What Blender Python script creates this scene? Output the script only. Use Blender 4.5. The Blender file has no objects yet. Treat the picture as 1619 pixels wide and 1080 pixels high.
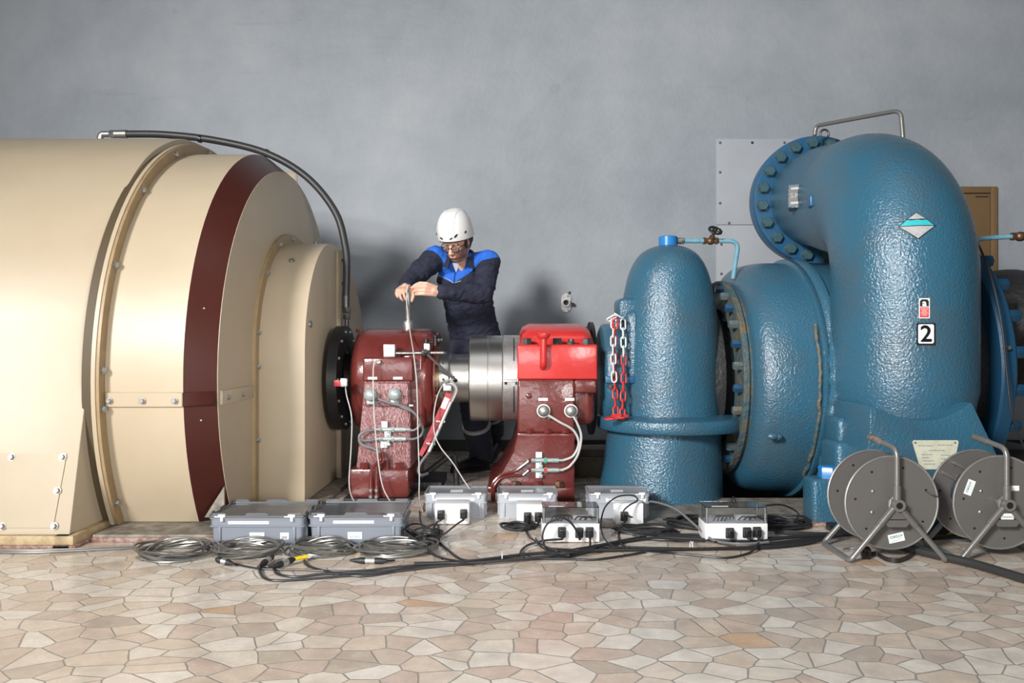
import bpy, bmesh, math, random
from mathutils import Vector, Matrix, noise, Quaternion
from mathutils.bvhtree import BVHTree
PI = math.pi
R = random.Random(7)
SC = bpy.context.scene
COL = SC.collection
V = Vector
FPX, CX, CY, EYE = 1259.0, 809.5, 540.0, 0.85      # lens in pixels of a 1619 wide frame, eye height in metres

def P(px, py, Y): return V(((px - CX) / FPX * Y, Y, EYE - (py - CY) / FPX * Y))
def FL(px, py, z=0.0):
    Y = (EYE - z) * FPX / (py - CY)
    return V(((px - CX) / FPX * Y, Y, z))

# ------------------------------------------------------------------ materials
def nd(nt, t, **kw):
    n = nt.nodes.new(t)
    for k, v in kw.items():
        if hasattr(n, k): setattr(n, k, v)
        else: n.inputs[k].default_value = v
    return n
def ramp(nt, stops, interp='LINEAR'):
    n = nt.nodes.new('ShaderNodeValToRGB'); cr = n.color_ramp; cr.interpolation = interp
    while len(cr.elements) < len(stops): cr.elements.new(0.5)
    for e, (p, c) in zip(cr.elements, stops):
        e.position = p; e.color = (c[0], c[1], c[2], 1)
    return n
MATS = {}
def mat(name, col, rough=0.5, metal=0.0, bump=None, vary=None, specks=None, coat=0.0, trans=0.0, spec=None, rvar=None, sheen=0.0, bstretch=None, vstretch=None):
    m = bpy.data.materials.new(name); m.use_nodes = True; nt = m.node_tree
    b = nt.nodes['Principled BSDF']; L = nt.links.new
    b.inputs['Base Color'].default_value = (*col, 1); b.inputs['Roughness'].default_value = rough
    b.inputs['Metallic'].default_value = metal
    if coat: b.inputs['Coat Weight'].default_value = coat; b.inputs['Coat Roughness'].default_value = 0.15
    if trans: b.inputs['Transmission Weight'].default_value = trans
    if spec is not None: b.inputs['Specular IOR Level'].default_value = spec
    if sheen: b.inputs['Sheen Weight'].default_value = sheen
    tc = nd(nt, 'ShaderNodeTexCoord')
    last = None
    if vary:                                   # (scale, second colour, contrast lo, hi)
        n = nd(nt, 'ShaderNodeTexNoise', **{'Scale': vary[0], 'Detail': 6.0, 'Roughness': 0.62}); src = tc.outputs['Object']
        if vstretch:
            mpn = nd(nt, 'ShaderNodeMapping'); mpn.inputs['Scale'].default_value = vstretch; L(src, mpn.inputs['Vector']); src = mpn.outputs[0]
        L(src, n.inputs['Vector'])
        rp = ramp(nt, [(vary[2], col), (vary[3], vary[1])]); L(n.outputs['Fac'], rp.inputs['Fac']); last = rp.outputs['Color']
    if specks:                                 # (scale, colour, threshold)
        n = nd(nt, 'ShaderNodeTexNoise', **{'Scale': specks[0], 'Detail': 4.0, 'Roughness': 0.6}); L(tc.outputs['Object'], n.inputs['Vector'])
        rp = ramp(nt, [(specks[2], (0, 0, 0)), (specks[2] + 0.03, (1, 1, 1))]); L(n.outputs['Fac'], rp.inputs['Fac'])
        mx = nd(nt, 'ShaderNodeMix', data_type='RGBA'); L(rp.outputs['Color'], mx.inputs['Factor'])
        if last: L(last, mx.inputs[6])
        else: mx.inputs[6].default_value = (*col, 1)
        mx.inputs[7].default_value = (*specks[1], 1); last = mx.outputs[2]
    if last: L(last, b.inputs['Base Color'])
    if rvar:                                   # (scale, rough lo, rough hi)
        n = nd(nt, 'ShaderNodeTexNoise', **{'Scale': rvar[0], 'Detail': 5.0}); L(tc.outputs['Object'], n.inputs['Vector'])
        mr = nd(nt, 'ShaderNodeMapRange'); mr.inputs['From Min'].default_value = .3; mr.inputs['From Max'].default_value = .7
        mr.inputs['To Min'].default_value = rvar[1]; mr.inputs['To Max'].default_value = rvar[2]
        L(n.outputs['Fac'], mr.inputs['Value']); L(mr.outputs['Result'], b.inputs['Roughness'])
    if bump:                                   # (scale, strength, distance)
        n = nd(nt, 'ShaderNodeTexNoise', **{'Scale': bump[0], 'Detail': 3.0}); src = tc.outputs['Object']
        if bstretch:
            mpn = nd(nt, 'ShaderNodeMapping'); mpn.inputs['Scale'].default_value = bstretch; L(src, mpn.inputs['Vector']); src = mpn.outputs[0]
        L(src, n.inputs['Vector'])
        bp = nd(nt, 'ShaderNodeBump', **{'Strength': bump[1], 'Distance': bump[2]})
        L(n.outputs['Fac'], bp.inputs['Height']); L(bp.outputs['Normal'], b.inputs['Normal']); L(bp.outputs['Normal'], b.inputs['Coat Normal'])
    MATS[name] = m
    return m

M_cream = mat('cream_paint', (.455, .375, .268), .42, bump=(9, .06, .02), vary=(2.2, (.42, .342, .24), .35, .7), specks=(38, (.35, .20, .10), .77))
M_creamshade = mat('cream_flange_shade', (.33, .235, .125), .45, vary=(14, (.27, .185, .10), .4, .7))  # cream darkened to tan, the flange's shade put into the colour
M_brown = mat('dark_brown_paint', (.060, .014, .010), .33, bump=(30, .05, .01), specks=(45, (.4, .3, .25), .79))
M_plinth = mat('worn_plinth', (.30, .27, .22), .6, vary=(18, (.13, .11, .09), .35, .65), bump=(30, .3, .01))
M_tanplinth = mat('tan_plinth', (.50, .38, .22), .55, vary=(16, (.25, .17, .09), .45, .75), bump=(30, .2, .01))
M_redlead = mat('red_lead_edge', (.22, .09, .07), .7, vary=(40, (.35, .27, .24), .4, .6))
M_red = mat('maroon_gloss_paint', (.150, .027, .023), .26, bump=(22, .22, .012), vary=(7, (.12, .021, .019), .4, .7), specks=(60, (.45, .25, .22), .78), coat=.3)
M_redsheen = mat('maroon_painted_sheen', (.185, .022, .022), .28, bump=(55, .8, .012), bstretch=(2.6, 1, .55), vary=(120, (.50, .37, .38), .40, .68), vstretch=(2.2, 1, .6), coat=.5)  # pale streaks paint the column's glossy highlight into the red
M_bright = mat('bright_red_paint', (.60, .036, .033), .25, bump=(22, .15, .01), vary=(9, (.54, .030, .028), .4, .7), coat=.3)
M_blue = mat('blue_cast_paint', (.033, .122, .195), .20, bump=(95, .75, .0062), vary=(3.5, (.058, .105, .14), .45, .75), specks=(26, (.10, .15, .18), .76), spec=.75)
M_blueflat = mat('blue_flange_paint', (.016, .095, .21), .33, bump=(30, .15, .008), vary=(8, (.03, .10, .18), .4, .7))
M_deepshadeblue = mat('deep_blue_painted_shade', (.010, .055, .115), .38, bump=(30, .15, .008))  # shade of the right cover put into a darker blue; also dark casing bolts
M_bluecap = mat('bright_blue_cap', (.025, .20, .52), .3)
M_bluegrime = mat('grimy_rusted_flange', (.05, .10, .12), .55, bump=(40, .5, .02), vary=(14, (.17, .12, .06), .42, .66))
M_darkgrime = mat('dark_cast_iron', (.018, .018, .02), .55, bump=(30, .4, .02))
M_palepipe = mat('pale_blue_pipe', (.12, .32, .45), .4, vary=(14, (.20, .40, .47), .4, .6))
M_brass = mat('old_brass', (.22, .13, .07), .45, .7, bump=(60, .3, .005), vary=(30, (.10, .06, .04), .4, .6))
M_steel = mat('turned_steel', (.58, .565, .54), .33, 1.0, bump=(14, .06, .003), bstretch=(40, 1, 1))
M_alu = mat('dull_aluminium', (.62, .62, .60), .42, .85, vary=(20, (.48, .48, .47), .4, .65))
M_bolt = mat('zinc_bolt', (.42, .415, .40), .36, .85)
M_fadedbolt = mat('faded_teal_bolt', (.035, .095, .125), .4, bump=(60, .3, .006), vary=(30, (.07, .12, .13), .4, .7))
M_darkbolt = mat('oiled_bolt', (.10, .10, .10), .4, .7)
M_rubber = mat('black_rubber', (.016, .016, .017), .5)
M_hose = mat('charcoal_hose', (.030, .030, .031), .45, bump=(120, .15, .003))
M_cable = mat('black_cable', (.022, .022, .024), .42)
M_greycable = mat('grey_cable', (.16, .16, .165), .45)
M_whitecable = mat('pale_cable', (.52, .51, .49), .45)
M_armour = mat('steel_armoured_cable', (.27, .265, .25), .33, .8)
M_crate = mat('blue_grey_plastic', (.205, .225, .265), .42)
M_cratelid = mat('dark_grey_plastic_lid', (.115, .118, .128), .22)
M_smallcrate = mat('pale_grey_plastic', (.40, .42, .46), .42)
M_white = mat('white_plastic', (.78, .79, .80), .38)
M_gapshade = mat('olive_gap_shade', (.075, .052, .026), .6)  # painted shade for the gap beside the generator flange
M_rim = mat('bright_rim_wire', (.42, .415, .40), .3, .7)
M_paper = mat('white_label', (.82, .86, .86), .5)
M_ink = mat('grey_ink', (.22, .24, .27), .6)
M_teal = mat('teal_ink', (.05, .30, .38), .5)
M_green = mat('green_ink', (.12, .38, .12), .5)
M_black = mat('black_paint', (.012, .012, .013), .4)
M_hammer = mat('grey_hammered_paint', (.165, .158, .152), .36, .35, bump=(260, .25, .003))
M_hammertube = mat('grey_tube_paint', (.24, .235, .225), .3, .5, bump=(260, .15, .002))
M_rust = mat('rusty_grip', (.15, .085, .065), .6, .3, vary=(60, (.24, .22, .21), .4, .6))
M_yellow = mat('yellow_plastic', (.75, .52, .02), .45)
M_tan = mat('tan_door_paint', (.22, .14, .07), .45, vary=(2.5, (.20, .125, .06), .3, .7))
M_panel = mat('painted_metal_panel', (.40, .42, .455), .5, vary=(3, (.36, .38, .41), .35, .7), specks=(22, (.22, .22, .23), .745))
M_navy = mat('navy_workwear', (.017, .020, .040), .85, bump=(700, .3, .002), sheen=.06, vary=(9, (.024, .027, .048), .35, .7))
M_royal = mat('royal_blue_workwear', (.020, .135, .62), .8, bump=(700, .3, .002), sheen=.05)
M_skin = mat('skin', (.70, .42, .31), .45, vary=(30, (.64, .33, .24), .4, .75))
M_stub = mat('beard_stubble', (.22, .115, .08), .7, vary=(160, (.40, .22, .16), .4, .6))
M_hair = mat('brown_hair', (.05, .03, .022), .6)
M_helmet = mat('white_helmet_shell', (.83, .83, .82), .3)
M_reflect = mat('grey_reflective_tape', (.50, .51, .52), .35, .3)
M_shoe = mat('black_leather', (.012, .012, .013), .4)
M_lens = mat('clear_lens', (.9, .9, .9), .05, trans=1.0)
M_chainw = mat('white_chain_plastic', (.78, .78, .76), .4)
M_chainr = mat('red_chain_plastic', (.62, .035, .03), .4)
M_wood = mat('weathered_timber', (.20, .165, .12), .75, vary=(9, (.11, .095, .075), .35, .65), bump=(25, .4, .01))
M_bronze = mat('bronze_seal', (.40, .26, .12), .35, .9, vary=(30, (.2, .14, .09), .4, .6))
M_plate = mat('cream_name_plate', (.66, .66, .52), .5, vary=(25, (.52, .52, .42), .35, .7))
M_redsign = mat('red_sign_ink', (.62, .05, .04), .45)
M_glassclear = mat('clear_polycarbonate', (.93, .95, .97), .06, trans=1.0)
M_base = mat('dark_baseboard_paint', (.020, .018, .017), .5)
M_strut = mat('red_strut_paint', (.42, .03, .04), .38)
M_silverplate = mat('silver_plate', (.60, .61, .62), .38, .5)
M_diamondteal = mat('turquoise_band', (.03, .42, .48), .35, vary=(90, (.05, .5, .55), .3, .7))
M_diamondgrey = mat('grey_emblem_enamel', (.44, .44, .45), .5, vary=(40, (.32, .32, .33), .4, .7))

# ------------------------------------------------------------------ mesh builder
def frame(d):
    d = d.normalized(); a = V((0, 0, 1)) if abs(d.z) < .9 else V((1, 0, 0))
    u = d.cross(a).normalized(); w = d.cross(u).normalized(); return u, w
class MB:
    def __init__(s): s.bm = bmesh.new()
    def poly(s, vs, fs):
        b = [s.bm.verts.new(v) for v in vs]; s.bm.verts.index_update()
        out = []
        for f in fs:
            try: out.append(s.bm.faces.new([b[i] for i in f]))
            except ValueError: pass
        return b, out
    def box(s, c, size, rot=None, bevel=0, seg=2):
        m = Matrix.Translation(V(c)) @ (rot.to_4x4() if rot else Matrix.Identity(4)) @ Matrix.Diagonal((*size, 1))
        g = bmesh.ops.create_cube(s.bm, size=1, matrix=m)
        if bevel:
            es = list({e for v in g['verts'] for e in v.link_edges})
            bmesh.ops.bevel(s.bm, geom=es, offset=bevel, segments=seg, affect='EDGES', profile=.5, clamp_overlap=True)
        return s
    def bx(s, x0, x1, y0, y1, z0, z1, bevel=0, seg=2):
        return s.box(((x0+x1)/2, (y0+y1)/2, (z0+z1)/2), (abs(x1-x0), abs(y1-y0), abs(z1-z0)), None, bevel, seg)
    def loft(s, rings, cap=True, closed=False):
        n = len(rings[0]); vs = [v for r in rings for v in r]; fs = []
        m = len(rings)
        for k in range(m if closed else m-1):
            a, b = k*n, ((k+1) % m)*n
            for i in range(n): j = (i+1) % n; fs.append((a+i, a+j, b+j, b+i))
        if cap and not closed: fs.append(tuple(range(n-1, -1, -1))); fs.append(tuple(range((m-1)*n, m*n)))
        s.poly(vs, fs); return s
    def lathe(s, prof, o, d, seg=40, cap=True):   # prof: (radius, distance along d)
        o = V(o); d = V(d).normalized(); u, w = frame(d)
        rings = [[o + d*t + (u*math.cos(a) + w*math.sin(a))*max(r, 1e-4) for a in [2*PI*i/seg for i in range(seg)]] for r, t in prof]
        return s.loft(rings, cap)
    def cyl(s, p0, p1, r, r2=None, seg=20):
        p0, p1 = V(p0), V(p1); d = p1-p0
        return s.lathe([(r, 0), (r if r2 is None else r2, d.length)], p0, d, seg)
    def ring(s, o, d, r0, r1, t, seg=64):          # washer: inner r0, outer r1, thickness t
        o = V(o); d = V(d).normalized(); u, w = frame(d)
        rings = []
        for r, h in ((r0, 0), (r1, 0), (r1, t), (r0, t)):
            rings.append([o + d*h + (u*math.cos(2*PI*i/seg) + w*math.sin(2*PI*i/seg))*r for i in range(seg)])
        return s.loft(rings, closed=True)
    def tube(s, pts, r, seg=8, closed=False):
        pts = [V(p) for p in pts]; n = len(pts)
        rs = r if isinstance(r, (list, tuple)) else [r]*n
        T = []
        for i in range(n):
            a = pts[(i-1) % n] if (closed or i > 0) else pts[0]; b = pts[(i+1) % n] if (closed or i < n-1) else pts[-1]
            t = (b-a); T.append(t.normalized() if t.length > 1e-9 else V((0, 0, 1)))
        u, w = frame(T[0]); rings = []
        for i in range(n):
            if i:
                q = T[i-1].rotation_difference(T[i]); u = q @ u
                u = (u - T[i]*u.dot(T[i])).normalized()
            w = T[i].cross(u)
            rings.append([pts[i] + (u*math.cos(2*PI*k/seg) + w*math.sin(2*PI*k/seg))*rs[i] for k in range(seg)])
        return s.loft(rings, True, closed)
    def prism(s, pts, d):
        pts = [V(p) for p in pts]; d = V(d); n = len(pts)
        fs = [tuple(range(n-1, -1, -1)), tuple(range(n, 2*n))] + [(i, (i+1) % n, n+(i+1) % n, n+i) for i in range(n)]
        s.poly(pts + [p+d for p in pts], fs); return s
    def sph(s, c, r, seg=16, rot=None):
        r = (r, r, r) if isinstance(r, (int, float)) else r
        m = Matrix.Translation(V(c)) @ (rot.to_4x4() if rot else Matrix.Identity(4)) @ Matrix.Diagonal((*r, 1))
        bmesh.ops.create_uvsphere(s.bm, u_segments=seg, v_segments=max(6, seg*2//3), radius=1, matrix=m); return s
    def cap(s, p0, p1, r0, r1=None, seg=14):
        r1 = r0 if r1 is None else r1; s.sph(p0, r0, seg); s.sph(p1, r1, seg)
        if (V(p1)-V(p0)).length > 1e-4: s.cyl(p0, p1, r0, r1, seg)
        return s
    def chain(s, pts, rs, seg=14):
        for i in range(len(pts)-1): s.cap(pts[i], pts[i+1], rs[i], rs[i+1], seg)
        return s
    def hexa(s, p, d, r, h, washer=0):
        p = V(p); d = V(d).normalized()
        if washer: s.cyl(p, p+d*h*.18, washer, None, 16)
        s.lathe([(r, 0), (r, h*.86), (r*.86, h)], p, d, 6); return s
    def bvh(s): s.bm.normal_update(); return BVHTree.FromBMesh(s.bm)
    def bevel(s, w, seg=2, ang=35):
        s.bm.normal_update(); bmesh.ops.remove_doubles(s.bm, verts=s.bm.verts, dist=1e-6)
        es = [e for e in s.bm.edges if len(e.link_faces) == 2 and e.calc_face_angle(0) > math.radians(ang)]
        bmesh.ops.bevel(s.bm, geom=es, offset=w, segments=seg, affect='EDGES', profile=.5, clamp_overlap=True); return s
    def build(s, name, m, parent=None, smooth=True, ang=38, origin=None, weld=True):
        bm = s.bm
        bmesh.ops.recalc_face_normals(bm, faces=bm.faces)
        bm.normal_update()
        for f in bm.faces: f.smooth = smooth
        if smooth:
            for e in bm.edges:
                if len(e.link_faces) == 2 and e.calc_face_angle(0) > math.radians(ang): e.smooth = False
        me = bpy.data.meshes.new(name); bm.to_mesh(me); bm.free()
        return link(name, me, m, parent, origin)
ORI = {}
def link(name, me, m, parent=None, origin=None):
    if parent is not None: o0 = ORI[parent.name]
    elif origin is not None: o0 = V(origin)
    else:
        xs = [v.co for v in me.vertices]
        lo = V((min(v.x for v in xs), min(v.y for v in xs), min(v.z for v in xs))); hi = V((max(v.x for v in xs), max(v.y for v in xs), max(v.z for v in xs)))
        o0 = V(((lo.x+hi.x)/2, (lo.y+hi.y)/2, lo.z))
    me.transform(Matrix.Translation(-o0)); me.update()
    if m:
        for mm in (m if isinstance(m, (list, tuple)) else [m]): me.materials.append(mm)
    o = bpy.data.objects.new(name, me); COL.objects.link(o)
    if parent is not None: o.parent = parent
    else: o.location = o0
    ORI[o.name] = o0
    return o
def tag(o, label=None, cat=None, group=None, kind=None):
    if label: o['label'] = label
    if cat: o['category'] = cat
    if group: o['group'] = group
    if kind: o['kind'] = kind
    return o
def thing(name, label, cat, loc, group=None, local=False):
    o = bpy.data.objects.new(name, None); COL.objects.link(o); o.location = V(loc); o.empty_display_size = .05
    ORI[o.name] = V((0, 0, 0)) if local else V(loc)     # local: parts are authored around the origin
    return tag(o, label, cat, group)
def kids(o): return [c for c in COL.objects if c.parent == o]
def copy_tree(o, parent=None):
    c = o.copy(); COL.objects.link(c); c.parent = parent; ORI[c.name] = ORI[o.name].copy()
    for ch in kids(o): copy_tree(ch, c)
    return c
def struct(o): o['kind'] = 'structure'; return o
def spline(pts, n=8, closed=False):
    pts = [V(p) for p in pts]; out = []; m = len(pts)
    for i in range(m if closed else m-1):
        g = lambda k: pts[k % m] if closed else pts[min(max(k, 0), m-1)]
        p0, p1, p2, p3 = g(i-1), g(i), g(i+1), g(i+2)
        for k in range(n):
            t = k/n
            out.append(.5*((2*p1) + (p2-p0)*t + (2*p0-5*p1+4*p2-p3)*t*t + (3*p1-p0-3*p2+p3)*t**3))
    if not closed: out.append(pts[-1])
    return out
def fillet(pts, r, n=6):
    pts = [V(p) for p in pts]; out = [pts[0]]
    for a, b, c in zip(pts, pts[1:], pts[2:]):
        l = min(r, (a-b).length*.49, (c-b).length*.49)
        p, q = b+(a-b).normalized()*l, b+(c-b).normalized()*l
        for k in range(n+1):
            t = k/n; out.append(p*(1-t)**2 + b*2*t*(1-t) + q*t*t)
    out.append(pts[-1]); return out
def textmesh(body, size):
    c = bpy.data.curves.new('t', 'FONT'); c.body = body; c.size = size; c.align_x = 'CENTER'; c.align_y = 'CENTER'; c.resolution_u = 3
    o = bpy.data.objects.new('t', c); COL.objects.link(o); bpy.context.view_layer.update()
    me = bpy.data.meshes.new_from_object(o.evaluated_get(bpy.context.evaluated_depsgraph_get()))
    vs = [v.co.copy() for v in me.vertices]; fs = [tuple(p.vertices) for p in me.polygons]
    bpy.data.objects.remove(o); bpy.data.curves.remove(c); bpy.data.meshes.remove(me)
    return vs, fs
def addtext(mb, body, size, o, u, w, off=0.0008, bold=0):
    u, w = V(u).normalized(), V(w).normalized(); n = u.cross(w)
    vs, fs = textmesh(body, size)
    for k in ([(0, 0)] if not bold else [(0, 0), (bold, 0), (-bold, 0), (0, bold), (0, -bold)]):
        mb.poly([V(o) + u*(v.x+k[0]) + w*(v.y+k[1]) + n*(off + abs(k[0])*.01) for v in vs], fs)
    return mb
def flat(mb, o, u, w, pts, t=.0008, off=0.0):        # thin plate polygon in the (u, w) plane
    u, w = V(u).normalized(), V(w).normalized(); n = u.cross(w)
    return mb.prism([V(o)+u*a+w*b+n*off for a, b in pts], n*t)
def rect(a, b): return [(-a/2, -b/2), (a/2, -b/2), (a/2, b/2), (-a/2, b/2)]
def remeshed(mb, voxel, smooth=4):
    me = bpy.data.meshes.new('tmp'); bmesh.ops.recalc_face_normals(mb.bm, faces=mb.bm.faces); mb.bm.to_mesh(me); mb.bm.free()
    o = bpy.data.objects.new('tmp', me); COL.objects.link(o)
    r = o.modifiers.new('r', 'REMESH'); r.mode = 'VOXEL'; r.voxel_size = voxel
    if smooth: q = o.modifiers.new('s', 'SMOOTH'); q.factor = .5; q.iterations = smooth
    bpy.context.view_layer.update()
    out = bpy.data.meshes.new_from_object(o.evaluated_get(bpy.context.evaluated_depsgraph_get()))
    bpy.data.objects.remove(o); bpy.data.meshes.remove(me)
    for p in out.polygons: p.use_smooth = True
    out.materials.clear()
    return out
# ------------------------------------------------------------------ setting
def floor_mat():
    m = bpy.data.materials.new('broken_marble_paving'); m.use_nodes = True; nt = m.node_tree; L = nt.links.new; b = nt.nodes['Principled BSDF']
    tc = nd(nt, 'ShaderNodeTexCoord')
    wn = nd(nt, 'ShaderNodeTexNoise', **{'Scale': 2.2, 'Detail': 2.0}); L(tc.outputs['Object'], wn.inputs['Vector'])
    ad = nd(nt, 'ShaderNodeVectorMath', operation='MULTIPLY_ADD'); L(wn.outputs['Color'], ad.inputs[0]); ad.inputs[1].default_value = (.10, .10, 0); L(tc.outputs['Object'], ad.inputs[2])
    mp = nd(nt, 'ShaderNodeMapping'); mp.inputs['Scale'].default_value = (.88, 1.12, 1); mp.inputs['Rotation'].default_value = (0, 0, .35); L(ad.outputs[0], mp.inputs['Vector'])
    v1 = nd(nt, 'ShaderNodeTexVoronoi', voronoi_dimensions='2D', **{'Scale': 10.6}); L(mp.outputs[0], v1.inputs['Vector'])
    v2 = nd(nt, 'ShaderNodeTexVoronoi', voronoi_dimensions='2D', feature='DISTANCE_TO_EDGE', **{'Scale': 10.6}); L(mp.outputs[0], v2.inputs['Vector'])
    sp = nd(nt, 'ShaderNodeSeparateColor'); L(v1.outputs['Color'], sp.inputs[0])
    rp = ramp(nt, [(0, (0.756, 0.699, 0.620)), (.2, (0.686, 0.599, 0.508)), (.36, (0.628, 0.518, 0.430)), (.5, (0.756, 0.699, 0.626)), (.62, (0.598, 0.485, 0.408)), (.74, (0.667, 0.565, 0.462)), (.84, (0.727, 0.657, 0.567)), (.93, (0.529, 0.451, 0.377)), (.985, (0.657, 0.462, 0.308))], 'CONSTANT')
    L(sp.outputs[0], rp.inputs['Fac'])
    n1 = nd(nt, 'ShaderNodeTexNoise', **{'Scale': 11.0, 'Detail': 7.0, 'Roughness': .65}); L(tc.outputs['Object'], n1.inputs['Vector'])
    r1 = ramp(nt, [(.3, (.78, .76, .75)), (.7, (1.08, 1.06, 1.05))]); L(n1.outputs['Fac'], r1.inputs['Fac'])
    mu = nd(nt, 'ShaderNodeMix', data_type='RGBA', blend_type='MULTIPLY'); mu.inputs['Factor'].default_value = 1; L(rp.outputs[0], mu.inputs[6]); L(r1.outputs[0], mu.inputs[7])
    gn = nd(nt, 'ShaderNodeTexNoise', **{'Scale': 30.0}); L(tc.outputs['Object'], gn.inputs['Vector'])
    gm = nd(nt, 'ShaderNodeMath', operation='MULTIPLY_ADD'); L(gn.outputs['Fac'], gm.inputs[0]); gm.inputs[1].default_value = -.03; L(v2.outputs['Distance'], gm.inputs[2])
    gr = ramp(nt, [(.0, (1, 1, 1)), (.017, (0, 0, 0))]); L(gm.outputs[0], gr.inputs['Fac'])
    mx = nd(nt, 'ShaderNodeMix', data_type='RGBA'); L(gr.outputs[0], mx.inputs['Factor']); L(mu.outputs[2], mx.inputs[6]); mx.inputs[7].default_value = (.31, .295, .255, 1)
    L(mx.outputs[2], b.inputs['Base Color'])
    mr = nd(nt, 'ShaderNodeMapRange'); mr.inputs['From Min'].default_value = .3; mr.inputs['From Max'].default_value = .7; mr.inputs['To Min'].default_value = .16; mr.inputs['To Max'].default_value = .34
    L(n1.outputs['Fac'], mr.inputs['Value']); L(mr.outputs[0], b.inputs['Roughness'])
    bp = nd(nt, 'ShaderNodeBump', **{'Strength': .35, 'Distance': .004}); bp.invert = True; L(gr.outputs[0], bp.inputs['Height']); L(bp.outputs[0], b.inputs['Normal'])
    return m
def wall_mat():
    m = bpy.data.materials.new('painted_plaster_wall'); m.use_nodes = True; nt = m.node_tree; L = nt.links.new; b = nt.nodes['Principled BSDF']
    tc = nd(nt, 'ShaderNodeTexCoord')
    n1 = nd(nt, 'ShaderNodeTexNoise', **{'Scale': .8, 'Detail': 10.0, 'Roughness': .68}); L(tc.outputs['Object'], n1.inputs['Vector'])
    r1 = ramp(nt, [(.3, (.262, .290, .325)), (.5, (.332, .362, .40)), (.72, (.42, .447, .478))]); L(n1.outputs['Fac'], r1.inputs['Fac'])
    mp = nd(nt, 'ShaderNodeMapping'); mp.inputs['Scale'].default_value = (.9, 1, 7); mp.inputs['Rotation'].default_value = (0, .25, 0); L(tc.outputs['Object'], mp.inputs['Vector'])
    n2 = nd(nt, 'ShaderNodeTexNoise', **{'Scale': 1.1, 'Detail': 9.0, 'Roughness': .7}); L(mp.outputs[0], n2.inputs['Vector'])
    r2 = ramp(nt, [(.60, (1, 1, 1)), (.80, (.76, .77, .78))]); L(n2.outputs['Fac'], r2.inputs['Fac'])
    mu = nd(nt, 'ShaderNodeMix', data_type='RGBA', blend_type='MULTIPLY'); mu.inputs['Factor'].default_value = .8; L(r1.outputs[0], mu.inputs[6]); L(r2.outputs[0], mu.inputs[7])
    n3 = nd(nt, 'ShaderNodeTexNoise', **{'Scale': 4.5, 'Detail': 4.0}); L(tc.outputs['Object'], n3.inputs['Vector'])
    r3 = ramp(nt, [(.70, (1, 1, 1)), (.74, (.88, .885, .9)), (.78, (1, 1, 1))]); L(n3.outputs['Fac'], r3.inputs['Fac'])
    m2 = nd(nt, 'ShaderNodeMix', data_type='RGBA', blend_type='MULTIPLY'); m2.inputs['Factor'].default_value = .8; L(mu.outputs[2], m2.inputs[6]); L(r3.outputs[0], m2.inputs[7])
    L(m2.outputs[2], b.inputs['Base Color']); b.inputs['Roughness'].default_value = .55
    n4 = nd(nt, 'ShaderNodeTexNoise', **{'Scale': 26.0, 'Detail': 8.0}); L(tc.outputs['Object'], n4.inputs['Vector'])
    bp = nd(nt, 'ShaderNodeBump', **{'Strength': .25, 'Distance': .01}); L(n4.outputs['Fac'], bp.inputs['Height']); L(bp.outputs[0], b.inputs['Normal'])
    return m
M_floor, M_wall = floor_mat(), wall_mat()
YW = 6.2
PX0, PX1, PY0, PY1 = 1.09, 1.30, 4.30, 5.5      # open pit beside the spiral casing
mb = MB()
mb.bx(-7, 7, -3, PY0, -.06, 0); mb.bx(-7, PX0, PY0, PY1, -.06, 0); mb.bx(PX1+.5, 7, PY0, PY1, -.06, 0); mb.bx(-7, 7, PY1, YW+.1, -.06, 0)
struct(mb.build('floor', M_floor, smooth=False, origin=(0, 0, 0)))
mb = MB(); mb.bx(-7, 7, YW, YW+.15, -.06, 4.6)
struct(mb.build('wall_back', M_wall, smooth=False, origin=(0, YW, 0)))
mb = MB(); mb.bx(-7, 7, YW-.02, YW, 0, .085, .004)
struct(mb.build('baseboard_back', M_base, smooth=False))
mb = MB(); mb.bx(.20, 5.0, 3.63, PY0, .0, .006, .002)
struct(mb.build('trim_1', M_plinth, smooth=False))
mb = MB(); t = .04; zb = -.6
mb.bx(PX0-t, PX0, PY0, PY1, zb, -.005); mb.bx(PX1+.5, PX1+.5+t, PY0, PY1, zb, -.005); mb.bx(PX0-t, PX1+.5+t, PY0-t, PY0, zb, -.061); mb.bx(PX0-t, PX1+.5+t, PY1, PY1+t, zb, -.061); mb.bx(PX0-t, PX1+.5+t, PY0-t, PY1+t, zb-t, zb)
struct(mb.build('trim_2', M_darkgrime, smooth=False))
# door in the back wall (mostly hidden by the casing)
zt = EYE + (CY-296)/FPX*YW; xr = (1574-CX)/FPX*YW
mb = MB(); w = .05
mb.bx(xr-w, xr, YW-.03, YW+.01, 0, zt, .004); mb.bx(xr-.98, xr-.98+w, YW-.03, YW+.01, 0, zt, .004); mb.bx(xr-.98+w, xr-w, YW-.03, YW+.01, zt-w, zt, .004)
door = struct(mb.build('door_1', M_tan))
mb = MB(); mb.bx(xr-.98+w+.005, xr-w-.006, YW-.022, YW, .006, zt-w-.006, .002); mb.build('door_leaf', M_tan, door)
mb = MB(); mb.bx(xr-w-.12, xr-w-.02, YW-.026, YW-.02, zt-w-.032, zt-w-.024); mb.build('door_label', M_darkbolt, door)
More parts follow.
